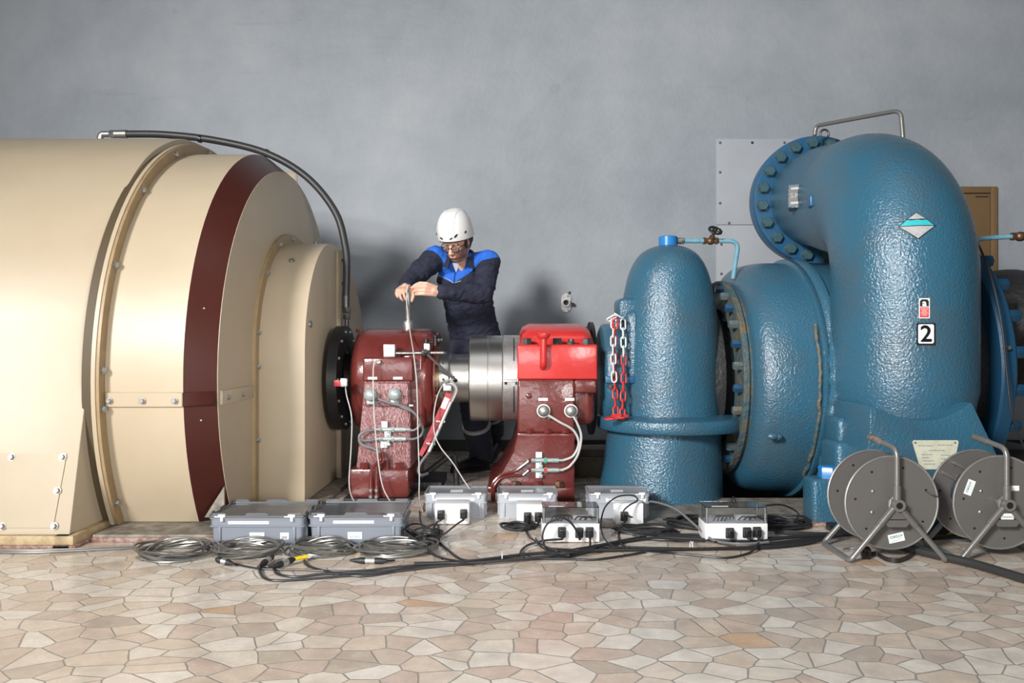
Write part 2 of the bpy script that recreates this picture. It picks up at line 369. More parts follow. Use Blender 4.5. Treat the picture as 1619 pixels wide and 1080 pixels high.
# steel access panel on the wall
xl = (1132-CX)/FPX*YW; z1 = EYE+(CY-220)/FPX*YW; z2 = EYE+(CY-356)/FPX*YW
wp = thing('access_panel', 'large grey painted steel access panel screwed to the back wall behind the blue casing', 'wall panel', (xl+.6, YW, z2-.9))
for a, c in ((z2+.003, z1), (z2-1.0, z2-.003)):
    MB().bx(xl, xl+1.3, YW-.009, YW-.001, a, c, .002).build('panel_sheet', M_panel, wp)
for sx, sz in ((.03, z1-.03), (.28, z1-.03), (.53, z1-.03), (.03, z1-.26), (.03, z1-.5), (.1, z2+.015), (.36, z2+.015), (.04, z2-.38), (.04, z2-.6), (.04, z2-.15)):
    MB().lathe([(.011, 0), (.011, .003), (.006, .008)], (xl+sx, YW-.008, sz), (0, -1, 0), 10).build('screw', M_bolt if sx != .28 else M_darkbolt, wp)
# pipe stub flange on wall
c = P(895, 479, YW)
t = thing('wall_pipe_socket', 'small grey oval flange with an open pipe stub on the bare back wall', 'pipe socket', c)
mb = MB(); pts = []
for k in range(24):
    a = 2*PI*k/24; pts.append(c + V((.038*math.cos(a), 0, .04*math.sin(a) + (.032 if math.sin(a) > 0 else -.032))))
mb.prism(pts, (0, -.012, 0)).build('flange_plate', M_alu, t)
MB().ring(c+V((-.004, 0, .0)), (0, -1, 0), .021, .03, .06, 20).build('pipe_stub', M_alu, t)
MB().cyl(c+V((-.004, -.002, 0)), c+V((-.004, -.02, 0)), .0215).build('pipe_bore', M_black, t)
for s in (-1, 1): MB().hexa(c+V((.012, -.012, s*.055)), (0, -1, 0), .009, .01).build('bolt', M_bolt, t)
MB().hexa(c+V((.05, -.01, -.012)), (0, -1, 0), .014, .03).build('side_plug', M_darkgrime, t)
tag(MB().lathe([(.012, 0), (.012, .004), (.005, .008)], P(900, 463, YW), (0, -1, 0), 10).build('wall_screw', M_darkbolt), 'small dark screw head in the wall just above the pipe stub flange', 'screw')
c = P(461, 281, YW)
tag(MB().bx(c.x-.045, c.x+.045, YW-.006, YW, c.z-.05, c.z+.05, .002).build('wall_tag', M_cream), 'small cream tag on the back wall behind the cream generator and hose', 'tag')

# ------------------------------------------------------------------ generator
GY, GZ = 4.7, .67
gen = thing('generator', 'huge cream painted generator housing with dark brown band and stepped drums', 'generator', (-2.0, GY, 0))
XH = -1.835
prof = [(3.297, .02), (3.375, .377), (3.43, .62), (3.476, .842), (3.512, 1.026), (3.584, 1.24), (3.70, 1.458), (3.863, 1.658), (4.094, 1.836), (4.42, 1.975), (4.72, 2.012)]
def smoothprof(pr, n=5): return [(p.x, p.y) for p in spline([V((a, b, 0)) for a, b in pr], n)]
pr = smoothprof(prof[2:]); pr = [prof[0], (3.3067, .065), (3.3657, .335), prof[1], (3.3835, .415)] + pr
full = pr + [(2*4.72-a, b) for a, b in reversed(pr[:-1])]
full = [(min(a, YW-.08), b) for a, b in full]
mb = MB(); mb.prism([V((XH, a, b)) for a, b in full], (-2.6, 0, 0)); mb.bevel(.006, 2, 50)
mb.build('main_housing', M_cream, gen)
# shade of the housing end plate and gap, put in as a dark olive ring
# flange ring between housing and drum
X1, X2, X3 = -1.763, -1.425, -1.312
RD, RE, RF = 1.25, 1.16, 1.30
def arc(r, x, zmin=.03, n=72, cy=GY, cz=GZ):
    a0 = math.asin((zmin-cz)/r); out = []
    for k in range(n+1):
        a = PI - a0 - (PI - 2*a0)*k/n
        out.append(V((x, cy + r*math.cos(a), cz + r*math.sin(a))))
    return out
def band(mb, r0, x0, r1, x1, zmin=.03):               # closed strip swept over the arc between two radii/positions
    return mb.loft([arc(r0, x0, zmin), arc(r1, x1, zmin)], cap=True)
def arcring(mb, r0, r1, x0, x1, zmin=.03):
    A = arc(r1, x0, zmin) + arc(r0, x0, zmin)[::-1]; B = arc(r1, x1, zmin) + arc(r0, x1, zmin)[::-1]
    n = len(A); h = n//2
    fs = []
    for i in range(n): j = (i+1) % n; fs.append((i, j, n+j, n+i))
    for i in range(h-1): fs.append((i, i+1, n-2-i, n-1-i)); fs.append((n+i, n+n-1-i, n+n-2-i, n+i+1))
    mb.poly(A+B, fs); return mb
mb = MB(); arcring(mb, RD-.05, RF-.012, XH-.01, X1-.038); mb.build('gap_shade_ring', M_gapshade, gen)
mb = MB(); arcring(mb, RD-.01, RF, X1-.022, X1); mb.bevel(.002, 1, 60); fl = mb.build('flange_ring', M_creamshade, gen)
mb = MB(); arcring(mb, RF-.002, RF+.005, X1-.034, X1-.016); mb.build('flange_lip', M_cream, gen)
for ad in (-25, -5, 2.5, 24, 45, 65.6, 86):
    a = PI - math.radians(ad); c = V((X1, GY+(RD+.026)*math.cos(a), GZ+(RD+.026)*math.sin(a)))
    MB().hexa(c, (1, 0, 0), .014, .016, .018).build('bolt', M_bolt, gen)
mb = MB(); band(mb, RD, X1-.01, RD, X2); mb.build('drum', M_cream, gen)
mb = MB(); band(mb, RD+.0005, X2, RE, X3); mb.build('brown_band', M_brown, gen)
mb = MB(); band(mb, RE-.002, X3-.02, RE-.002, X3+.003); mb.build('end_plate', M_cream, gen)
# horizontal joint strips
zs = EYE-(632-CY)/FPX*3.45
def strip(x0, x1, r0, r1, m, nm):
    z0, z1 = zs-.032, zs+.032; mb = MB(); vs = []
    for x, r in ((x0, r0), (x1, r1)):
        for z in (z0, z1):
            y = GY-math.sqrt(r*r-(z-GZ)**2); vs += [V((x, y-.012, z)), V((x, y+.02, z))]
    mb.poly(vs, [(0, 2, 6, 4), (1, 5, 7, 3), (0, 1, 3, 2), (4, 6, 7, 5), (0, 4, 5, 1), (2, 3, 7, 6)]); mb.bevel(.003, 1)
    return mb.build(nm, m, gen)
strip(X1+.004, X2, RD, RD, M_cream, 'joint_strip'); strip(X2+.001, X3-.004, RD-.001, RE+.002, M_brown, 'joint_strip')
ye = GY-RE
mb = MB(); mb.bx(X3, X3+.014, ye+.03, 4.06, zs-.032, zs+.032, .003); mb.build('joint_strip', M_cream, gen)
for px in (173, 225, 276):
    Y = GY-RD-.012; MB().hexa(V(((px-CX)/FPX*Y, Y, zs-.004)), (0, -1, 0), .011, .014, .015).build('bolt', M_bolt, gen)
for y in (ye+.10, ye+.30): MB().hexa((X3+.014, y, zs-.004), (1, 0, 0), .011, .013, .014).build('bolt', M_bolt, gen)
for px, py in ((313, 487.0), (321, 665)):
    # little screws on the brown band
    z = EYE-(py-CY)/FPX*3.5; r = (RD+RE)/2; y = GY-math.sqrt(r*r-(z-GZ)**2)
    MB().sph(((X2+X3)/2, y, z), .006, 8).build('screw', M_bolt, gen)
MB().hexa((X2-.06, GY, GZ+RD), (0, 0, 1), .012, .02).build('bolt', M_bolt, gen)
for x in (-2.42-.28, -2.42-.05): MB().hexa((x*1.05, 4.72, 2.008), (0, 0, 1), .013, .018, .016).build('bolt', M_bolt, gen)
# side hatch
def side(z): return 3.297+(z-.02)*.2192
mb = MB(); n = V((0, -1, .2192)).normalized(); vs = [V((x, side(z), z))+n*.0 for x, z in ((-2.35, .375), (-1.885, .375), (-1.905, .075), (-2.35, .075))]
mb.prism(vs, n*.005); mb.build('hatch_cover', M_cream, gen)
for px, py in ((20, 723), (100, 723), (92, 776), (5, 832), (87, 832)):
    Y = 3.34
    for _ in range(4): z = EYE-(py-CY)/FPX*Y; Y = side(z)
    MB().hexa(V(((px-CX)/FPX*Y, Y, z))+n*.005, n, .0115, .014, .016).build('bolt', M_bolt, gen)
# plinth rails
mb = MB(); mb.bx(XH-2.6, XH+.012, 3.275, 3.34, .012, .05, .004); mb.bx(XH-.05, XH+.03, 3.275, 3.62, .012, .05, .004); mb.build('foot_rail', M_tanplinth, gen)
mb = MB(); mb.bx(XH-2.6, XH+.02, 3.265, 3.34, 0, .013, .003); mb.bx(XH-.05, XH+.045, 3.265, 3.64, 0, .013, .003); mb.build('foot_shim', M_redlead, gen)
# small grey corner plate at the foot of the brown band
mb = MB(); a = P(325, 817, 3.53); b = P(356, 768, 3.60); c2 = P(356, 817, 3.56)
mb.prism([a, b, c2], (0, -.012, 0)); mb.build('corner_plate', M_plinth, gen)
# stepped bearing cover
X4 = -1.055; RC, CZ = .644, .778
def cov(x, r, grow=0.0):
    pts = [V((x, GY-r-grow, .03))]
    for k in range(25):
        a = PI - PI/2*k/24; pts.append(V((x, GY+(r+grow)*math.cos(a), CZ+(r+grow)*math.sin(a))))
    for k in range(1, 25):
        a = PI/2 - PI/2*k/24; pts.append(V((x, GY+(1.22+grow)*math.cos(a), .2+(1.222+grow)*math.sin(a))))
    pts.append(V((x, GY+1.22+grow, .03))); return pts
mb = MB(); mb.loft([cov(X3, RC), cov(X4, RC)]); mb.bevel(.004, 2, 50); mb.build('bearing_cover', M_cream, gen)
mb = MB(); A = cov(X3+.003, RC, .055); B = cov(X3+.003, RC, -.004); A2 = [p+V((.02, 0, 0)) for p in A]; B2 = [p+V((.02, 0, 0)) for p in B]; nn = len(A)
vs = A+B+A2+B2; fs = []
for i in range(nn-1):
    fs += [(i, nn+i, nn+i+1, i+1), (2*nn+i, 2*nn+i+1, 3*nn+i+1, 3*nn+i), (i, i+1, 2*nn+i+1, 2*nn+i), (nn+i, 3*nn+i, 3*nn+i+1, nn+i+1)]
mb.poly(vs, fs); mb.build('cover_flange', M_creamshade, gen)
def covp(s, grow):   # point on the cover outline by height (front side) or by angle
    return s
for z in (.35, .72): MB().hexa((X3+.023, GY-RC-.026, z), (1, 0, 0), .012, .014, .015).build('bolt', M_bolt, gen)
for ad in (10, 40, 66, 88):
    a = PI-math.radians(ad); MB().hexa((X3+.023, GY+(RC+.026)*math.cos(a), CZ+(RC+.026)*math.sin(a)), (1, 0, 0), .012, .014, .015).build('bolt', M_bolt, gen)
a = math.radians(180-52); MB().hexa((-1.19, GY+RC*math.cos(a), CZ+RC*math.sin(a)), (0, math.cos(a), math.sin(a)), .013, .012, .017).build('bolt', M_bolt, gen)
MB().hexa((-1.16, GY, CZ+RC), (0, 0, 1), .012, .018).build('bolt', M_bolt, gen)
# eye bolt ring on the end face, joint strip with screws
c = P(492, 512, 4.10); c.x = X4
MB().ring((X4, GY-.55, .94), (1, 0, 0), .010, .018, .01, 20).build('ring_bolt', M_bolt, gen)
mb = MB(); mb.bx(X4, X4+.03, GY+.08, GY+.20, .03, 1.40, .003); mb.build('cover_strip', M_cream, gen)
for z in (1.34, 1.2, 1.06, .9): MB().hexa((X4+.03, GY+.11, z), (1, 0, 0), .010, .012).build('bolt', M_darkbolt, gen)
# plinth slab under the drums: ground work of the room
mb = MB(); mb.bx(XH+.05, -.96, 3.385, 6.15, 0, .028, .004); struct(mb.build('trim_3', M_plinth, smooth=False))
mb = MB(); mb.bx(XH+.05, -.96, 3.372, 3.385, 0, .018, .003); struct(mb.build('trim_4', M_redlead, smooth=False))

# hydraulic hose
t = thing('hydraulic_hose', 'thick black hydraulic hose arching over the cream generator', 'hose', (-1.6, 4.6, 2.0))
hp = [P(200, 212, 4.72), P(262, 213, 4.72), P(340, 222, 4.72), P(420, 242, 4.71), P(485, 280, 4.70), P(530, 335, 4.69), P(546, 390, 4.68), P(548, 430, 4.68), P(547, 468, 4.68)]
MB().tube(spline(hp, 8), .021, 14).build('hose', M_hose, t)
MB().cyl(P(201, 212, 4.72), P(182, 212, 4.72), .025, .023).build('ferrule', M_bolt, t)
mb = MB(); mb.hexa(P(182, 212, 4.72), (-1, 0, 0), .024, .03); mb.tube(fillet([P(176, 212, 4.72), P(160, 212, 4.72), P(158, 220, 4.72)], .04), .018, 12); mb.build('elbow_fitting', M_bolt, t)
MB().cyl(P(547, 468, 4.68), P(547, 486, 4.68), .023, .021).build('ferrule', M_darkbolt, t)
mb = MB(); mb.hexa(P(548, 486, 4.68), (0, 0, -1), .026, .035); mb.hexa(P(548, 497, 4.68), (0, 0, -1), .022, .03); mb.tube([P(548, 500, 4.68), P(549, 560, 4.66)], .013, 10); mb.build('lower_fitting', M_darkbolt, t)
for px, py in ((317, 219.5), (421, 242)): MB().cyl(P(px-2, py-.5, 4.72), P(px+2, py+.8, 4.72), .024).build('hose_tie', M_black, t)
# shaft guard between generator and bearing
t = thing('shaft_guard', 'black round shaft guard between the cream generator and maroon bearing', 'guard', (-.97, GY, .3))
MB().ring((-1.01, 4.62, .64), (1, 0, 0), .16, .30, .055, 48).build('guard_disc', M_black, t)
for k in range(14):
    a = 2*PI*k/14; MB().hexa((-.955, 4.62+.27*math.cos(a), .64+.27*math.sin(a)), (1, 0, 0), .008, .01).build('bolt', M_bolt, t)
c = V((-.935, 4.30, .625))
MB().box(c, (.05, .03, .035), None, .003).build('red_clip', M_strut, t); MB().box(c+V((.03, -.005, .004)), (.035, .03, .045), None, .003).build('sensor_block', M_alu, t)
# ------------------------------------------------------------------ left bearing pedestal (maroon)
AZ = .635; AY = 4.68
def fitting(t, c, m=None, grp=('green',)):
    """inline valve block with hex ends, axis along X, centre c"""
    mb = MB(); c = V(c)
    mb.cyl(c+V((-.085, 0, 0)), c+V((-.055, 0, 0)), .006); mb.hexa(c+V((-.06, 0, 0)), (1, 0, 0), .011, .022)
    mb.cyl(c+V((-.04, 0, 0)), c+V((.085, 0, 0)), .012, None, 16); mb.hexa(c+V((.008, 0, 0)), (1, 0, 0), .016, .016); mb.hexa(c+V((.05, 0, 0)), (1, 0, 0), .013, .014)
    mb.cyl(c+V((.08, 0, 0)), c+V((.11, 0, 0)), .007); mb.cyl(c+V((-.01, 0, 0)), c+V((-.01, 0, -.028)), .009); mb.box(c+V((-.01, 0, -.03)), (.022, .018, .014), None, .002)
    return mb.build('pipe_fitting', MATS['pale_fitting'], t)
mat('pale_fitting', (.42, .48, .47), .4, .35)
mat('green_tag', (.03, .42, .22), .5)
def sensor(t, c, r, m, ring, lab=None):
    c = V(c); mb = MB(); mb.lathe([(r*.95, 0), (r*.95, .012), (r*1.0, .014), (r*1.0, .034), (r*.82, .040), (r*.80, .046), (r*.5, .054), (.001, .057)], c, (0, -1, 0), 28)
    s = mb.build('sensor_head', m, t)
    if ring: MB().ring(c+V((0, -.012, 0)), (0, -1, 0), r*.86, r*1.18, .014, 28).build('sensor_collar', ring, s)
    return s
lb = thing('bearing_pedestal', 'maroon bearing pedestal with two grey sensor heads beside the cream generator', 'bearing', (-.70, 4.5, 0))
# foot
mb = MB()
mb.bx(-.872, -.555, 4.275, 5.05, .01, .165, .012); mb.build('base_block', M_red, lb)
MB().bx(-.90, -.54, 4.245, 5.08, 0, .012, .002).build('base_plate', M_darkgrime, lb)
# column, slightly tapered, with a wider rear half
mb = MB()
def rc(x0, x1, y0, y1, z): return [V((x0, y0, z)), V((x1, y0, z)), V((x1, y1, z)), V((x0, y1, z))]
mb.loft([rc(-.845, -.548, 4.315, 4.95, .16), rc(-.815, -.555, 4.335, 4.95, .52), rc(-.80, -.56, 4.34, 4.95, .72)]); mb.bevel(.012, 3); mb.build('column', M_redsheen, lb)
# barrel
def barrel(x0, x1, r, cy, cz, legs=None, bev=.05):
    mb = MB(); n = 40; pts = []
    for k in range(n+1):
        a = PI*k/n; pts.append((cy - r*math.cos(a), cz + r*math.sin(a)))
    lo = legs or [(cy+r*.95, cz-.15), (cy+r*.6, cz-.28), (cy-r*.6, cz-.28), (cy-r*.95, cz-.15)]
    pts += lo
    def inset(p, d):
        c = V((cy, cz)); q = V(p)-c; l = q.length; q = c+q*((l-d)/l); return q
    rings = []
    for x, d in ((x0, bev), (x0+bev*.30, bev*.30), (x0+bev, 0), (x1-bev, 0), (x1-bev*.30, bev*.30), (x1, bev)):
        rings.append([V((x, *inset(p, d))) for p in pts])
    mb.loft(rings); return mb
barrel(-.905, -.435, .285, AY, .64, None, .055).build('bearing_barrel', M_red, lb, ang=50)
mb = MB(); mb.bx(-.812, -.535, 4.325, 4.60, .632, .764, .012, 3); mb.build('cap_block', M_red, lb)
mb = MB(); mb.bx(-.62, -.48, 4.40, 4.62, .36, .80, .03, 3); mb.build('side_rib', M_red, lb)
MB().bx(-.80, -.562, 4.312, 4.345, .497, .628, .010, 3).build('sensor_panel', M_redsheen, lb)
MB().ring((-.432, AY, AZ), (1, 0, 0), .145, .215, .018, 48).build('bronze_seal', M_bronze, lb)
MB().ring((-.44, AY, AZ), (1, 0, 0), .16, .265, .012, 48).build('end_cover', M_red, lb)
for k in range(8):
    a = 2*PI*(k+.5)/8; MB().hexa((-.428, AY+.24*math.cos(a), AZ+.24*math.sin(a)), (1, 0, 0), .010, .012).build('bolt', M_bolt, lb)
for px, py in ((586, 624), (624, 623)):
    c = P(px+1, py, 4.312); s = sensor(lb, c, .034, MATS['pale_fitting'], None)
    MB().hexa(c+V((.012 if px > 600 else .035, -.03, -.034)), (0, 0, -1), .009, .02).build('cable_gland', M_bolt, s)
    MB().box(c+V((0, -.012, -.042)), (.045, .014, .02), None, .003).build('sensor_bracket', MATS['pale_fitting'], s)
for px in (589, 629): MB().box(P(px, 598, 4.324), (.05, .002, .014)).build('label_strip', M_paper, lb)
for px in (576, 609, 632): MB().hexa(P(px, 744, 4.30), (0, 0, 1), .024, .045).build('bolt', M_red, lb)
MB().cyl(P(612, 742, 4.29), P(612, 728, 4.29), .016).build('grease_nipple', M_red, lb)
MB().hexa(P(600, 572, 4.325), (0, -1, 0), .012, .02).build('plug', M_bolt, lb)
for px, py in ((566, 525), (575, 566), (671, 541)): MB().hexa(P(px, py, 4.6), (0, -.3, 1), .012, .02).build('bolt', M_red, lb)
# two inline fittings with mounts and looping conduits
Yf = 4.300
f1 = fitting(lb, P(617, 679, Yf)); f2 = fitting(lb, P(617, 694, Yf))
for px, py in ((608, 671), (613, 686), (607, 703)):
    mb = MB(); mb.box(P(px, py, Yf+.008), (.034, .02, .034), None, .002); mb.box(P(px, py, Yf-.004), (.008, .006, .008)); mb.build('mounting_block', M_white, lb)
def run(nm, pts, r, m, t, n=8, seg=8): return MB().tube(spline(pts, n), r, seg).build(nm, m, t)
g1 = P(590, 633, Yf-.02); g2 = P(624, 634, Yf-.02)
run('conduit', [P(598, 631, 4.28), P(618, 638, 4.27), P(645, 645, 4.27), P(662, 662, 4.29), P(664, 672, 4.29), P(655, 680, 4.29), P(641, 680, 4.3)], .0065, M_greycable, lb)
run('conduit', [P(625, 634, 4.28), P(634, 643, 4.27), P(655, 653, 4.27), P(668, 675, 4.29), P(666, 688, 4.29), P(655, 694, 4.29), P(641, 694, 4.3)], .0065, M_greycable, lb)
for k, (py, yb) in enumerate(((680, 0), (695, .012))):
    run('conduit', [P(594, py, 4.295), P(578, py+2, 4.29), P(568, 690+k*5, 4.285), P(573, 703+k, 4.28), P(592, 709+k, 4.27), P(605-k*4, 718, 4.26)], .0075, M_greycable, lb)
    run('riser_pipe', [P(605-k*4, 716, 4.26), P(606-k*6, 728, 4.25), P(597-k*7, 738, 4.245), P(595-k*9, 752, 4.24), P(595-k*9, 772, 4.238), P(595-k*9, 795, 4.238)], .0095, M_red, lb)
    for pp in (775, 785): MB().cyl(P(595-k*9, pp-2, 4.238), P(595-k*9, pp+2, 4.238), .012).build('pipe_sleeve', M_bolt, lb)
MB().box(P(650, 641, 4.26), (.02, .01, .008)).build('cable_tie', M_white, lb)

# ------------------------------------------------------------------ shaft and coupling
sh = thing('drive_shaft', 'polished steel drive shaft with wide coupling drum between the two bearing pedestals', 'shaft', (-.2, AY, AZ-.25))
MB().cyl((-.5, AY, AZ), (-.2, AY, AZ), .142, None, 56).build('shaft', M_steel, sh)
MB().lathe([(.155, 0), (.155, .06), (.148, .07)], (-.425, AY, AZ), (1, 0, 0), 56).build('shaft_collar', M_steel, sh)
for k in range(10):
    a = 2*PI*k/10; MB().sph((-.39, AY+.157*math.cos(a), AZ+.157*math.sin(a)), .008, 8).build('collar_screw', M_bolt, sh)
mb = MB(); mb.lathe([(.15, 0), (.244, 0), (.25, .006), (.25, .104), (.2485, .106), (.2485, .11), (.25, .112), (.25, .186), (.247, .19), (.15, .19)], (-.243, AY, AZ), (1, 0, 0), 80); mb.build('coupling_drum', M_steel, sh, ang=15)
mb = MB(); mb.lathe([(.15, 0), (.249, 0), (.252, .004), (.252, .135), (.15, .135)], (-.052, AY, AZ), (1, 0, 0), 80); mb.build('coupling_cover', M_alu, sh, ang=15)
mb = MB(); mb.bx(-.050, .06, AY-.262, AY-.2, AZ-.010, AZ-.002, .001); mb.bx(-.050, .06, AY-.262, AY-.2, AZ+.002, AZ+.010, .001); mb.build('cover_joint', M_alu, sh)
for x in (-.035, .025):
    MB().hexa((x, AY-.256, AZ-.01), (0, 0, -1), .008, .014).build('joint_bolt', M_darkbolt, sh)
mb = MB()
for a0, a1 in ((60, 115), (-48, -8)):
    for k in range(12):
        a = PI-math.radians(a0+(a1-a0)*k/12) ; b = PI-math.radians(a0+(a1-a0)*(k+1)/12)
        if a0 == 60: a = PI-math.radians(25+45*k/12); b = PI-math.radians(25+45*(k+1)/12)
        q = []
        for an, r in ((a, .2512), (a, .2530), (b, .2530), (b, .2512)):
            for x in (.008, .014): q.append(V((x, AY+r*math.cos(an), AZ+r*math.sin(an))))
        mb.poly(q, [(0, 1, 3, 2), (2, 3, 5, 4), (4, 5, 7, 6), (0, 2, 4, 6)])
mb.build('cover_slot', M_black, sh)

# ------------------------------------------------------------------ right bearing pedestal
rb = thing('bearing_pedestal', 'bearing pedestal with bright red upper cap over a maroon flared foot', 'bearing', (.2, 4.5, 0))
FY = 4.215
def ext(x0, x1, prof, bev, seg=3, ang=35):   # YZ profile pushed along X
    mb = MB(); mb.prism([V((x0, y, z)) for y, z in prof], (x1-x0, 0, 0)); mb.bevel(bev, seg, ang); return mb
# cap dome
mb = MB(); n = 24; pts = []
dome = [(4.33, .82)] + [(AY-.345*math.cos(PI*k/n), .82+.135*math.sin(PI*k/n)**.6) for k in range(1, n)] + [(5.06, .82)]
rings = []
for x, d in ((.045, .05), (.06, .018), (.10, 0), (.39, 0), (.43, .018), (.447, .05)):
    rings.append([V((x, AY+(y-AY)*(1-d*.6), max(.80, z-d) if z > .82 else .80)) for y, z in dome])
mb.loft(rings); mb.build('upper_cap', M_bright, rb, ang=50)
ext(.028, .452, [(FY, .649), (FY, .828), (FY+.012, .834), (5.10, .834), (5.10, .649)], .008).build('cap_flange', M_bright, rb)
for px in (833, 881, 928): MB().hexa((P(px, 541, 4.27).x, 4.27, .834), (0, 0, 1), .027, .034).build('bolt', M_darkbolt, rb)
MB().cyl((P(903, 541, 4.27).x, 4.27, .834), (P(903, 541, 4.27).x, 4.27, .862), .016).build('stud', M_darkbolt, rb); 
MB().hexa((P(903, 541, 4.27).x, 4.27, .834), (0, 0, 1), .024, .016).build('nut', M_darkbolt, rb)
# oil filler horn
c = P(859, 533, FY-.04)
mb = MB(); mb.tube(fillet([c, c+V((0, 0, -.145)), c+V((0, .05, -.16))], .04), .0185, 16); mb.lathe([(.021, 0), (.033, .012), (.036, .018), (.036, .03), (.030, .035), (.012, .036)], c+V((0, 0, -.012)), (0, 0, 1), 24); mb.build('oil_filler', M_bright, rb)
# lower body
mb = MB(); mb.bx(.029, .333, FY+.002, 5.0, .365, .649, .012, 3); mb.build('column', M_red, rb)
mb = MB(); mb.bx(.30, .447, FY+.055, 5.02, .40, .6495, .045, 5); mb.build('rear_housing', M_red, rb)
mb = MB(); mb.bx(.33, .45, FY+.004, 5.0, .575, .6485, .012, 3); mb.build('housing_shoulder', M_red, rb)
# flared foot: lofted
def r4(x0, x1, y0, y1, z): return [V((x0, y0, z)), V((x1, y0, z)), V((x1, y1, z)), V((x0, y1, z))]
mb = MB(); mb.loft([r4(-.112, .33, FY-.004, 5.02, .075), r4(-.075, .33, FY-.002, 5.02, .11), r4(-.045, .332, FY, 5.02, .17), r4(.005, .333, FY, 5.0, .26), r4(.022, .333, FY, 5.0, .33), r4(.027, .338, FY-.004, 5.0, .350), r4(.027, .338, FY-.004, 5.0, .366)]); mb.bevel(.008, 2, 30); mb.build('flared_foot', M_red, rb)
mb = MB(); mb.bx(.05, .333, FY-.012, 5.03, .0, .082, .01); mb.bx(-.13, .06, FY-.012, 5.03, 0.05, .084, .01); mb.build('base_block', M_red, rb)
for px in (838, 866, 894): MB().hexa((P(px, 686, FY).x, FY+.005, .366), (0, 0, 1), .022, .022).build('bolt', M_red, rb)
for px in (815, 851, 884): MB().hexa((P(px, 765, FY).x, FY-.004, .083), (0, 0, 1), .026, .03).build('bolt', M_brass if px != 851 else M_red, rb)
MB().lathe([(.016, 0), (.016, .006), (.012, .009)], P(836, 626, FY+.002), (0, -1, 0), 20).build('plug', M_red, rb)
MB().ring((.452, AY, AZ), (1, 0, 0), .15, .33, .02, 48).build('flinger_disc', M_black, rb)
for px, py in ((859, 649), (902, 649)):
    c = P(px, py, FY); s = sensor(rb, c, .030, M_alu, M_white)
    MB().hexa(c+V((.022, -.02, -.026)), (.6, 0, -1), .008, .02).build('cable_gland', M_bolt, s)
for px in (858.6, 900.5): MB().box(P(px, 631.5, FY+.001), (.05, .002, .014)).build('label_strip', M_paper, rb)
Yg = FY-.02
fitting(rb, P(858, 728, Yg)); fitting(rb, P(858, 743.5, Yg))
MB().box(P(862, 728, Yg-.014), (.014, .004, .02)).build('tag_plate', MATS['green_tag'], rb); MB().box(P(862, 743.5, Yg-.014), (.014, .004, .02)).build('tag_plate', M_bright, rb)
for py in (719, 736, 751):
    mb = MB(); mb.box(P(852, py, Yg+.008), (.034, .02, .030), None, .002); mb.box(P(852, py, Yg-.004), (.008, .006, .008)); mb.build('mounting_block', M_white, rb)
run('conduit', [P(866, 656, FY-.03), P(884, 667, FY-.03), P(906, 680, FY-.02), P(915, 700, FY-.02), P(907, 720, FY-.02), P(893, 727, FY-.02), P(884, 728, Yg)], .0065, M_whitecable, rb)
run('conduit', [P(905, 657, FY-.03), P(912, 668, FY-.03), P(919, 690, FY-.03), P(914, 718, FY-.03), P(902, 736, FY-.02), P(892, 742, FY-.02), P(884, 743.5, Yg)], .0065, M_whitecable, rb)
for k, py in enumerate((729, 744)):
    run('riser_pipe', [P(842, py, Yg), P(835, py, Yg), P(826, py+8, FY-.02), P(812, 746+k*6, FY-.02), P(793, 751+k*5, FY-.025), P(780+k*3, 763+k*3, FY-.03), P(778.5+k*2, 775, FY-.03), P(779+k*2, 793, FY-.03)], .0085, M_red, rb)
    MB().cyl(P(836, py, Yg), P(829, py+6, FY-.02), .0105).build('pipe_sleeve', M_bolt, rb)
# ------------------------------------------------------------------ magnetic stand and sensor arm
t = thing('magnetic_stand', 'grey cube magnet with steel rod and arm on the left maroon bearing', 'magnetic stand', P(617, 566, 4.36))
c = P(616.5, 556.5, 4.37); c.z = .766+.034
MB().box(c, (.062, .06, .068), None, .003).build('magnet_cube', M_silverplate, t)
MB().cyl(c+V((.03, 0, -.015)), c+V((.29, .06, -.012)), .0085).build('rod', M_steel, t)
q = c+V((.195, .03, -.013))
mb = MB(); mb.box(q, (.045, .03, .03), None, .004); mb.cyl(q+V((.0, 0, 0)), q+V((.0, -.035, .01)), .012); mb.build('clamp', M_black, t)
MB().box(q+V((.005, .0, .032)), (.032, .028, .04), None, .003).build('clamp_block', M_silverplate, t)
mb = MB(); mb.cyl(q+V((0, 0, .05)), q+V((.0, 0, .075)), .014); mb.cyl(q+V((.05, .02, .04)), q+V((.05, .02, .085)), .012); mb.sph(q+V((.05, .02, .09)), .014, 10); mb.cyl(q+V((-.015, 0, .055)), q+V((.03, .01, .06)), .01); mb.build('clamp_knob', M_black, t)
tip = P(718, 600, 4.525)
MB().cyl(q+V((.012, -.015, -.012)), tip, .0075).build('sensor_arm', M_hammertube, t)
mb = MB(); mb.cyl(tip, tip+V((.01, .012, -.008)), .011); mb.box(tip+V((-.004, 0, .012)), (.014, .014, .014), None, .002); mb.build('sensor_tip', M_black, t)
# probe held by the worker
pb = P(645.5, 521, 4.68); pb.z = .925
t = thing('vibration_probe', 'slim steel probe with hex rod standing on top of the left maroon bearing', 'measuring probe', pb)
MB().lathe([(.028, -.02), (.028, .004), (.029, .010), (.029, .040), (.026, .044), (.016, .046), (.015, .055)], pb, (0, 0, 1), 28).build('probe_base', M_alu, t)
MB().lathe([(.0165, .05), (.0165, .135), (.013, .14)], pb, (0, 0, 1), 20).build('probe_body', M_hammertube, t)
MB().lathe([(.012, .13), (.012, .205), (.008, .225), (.005, .25)], pb, (0, 0, 1), 14).build('probe_tip', M_hammertube, t)
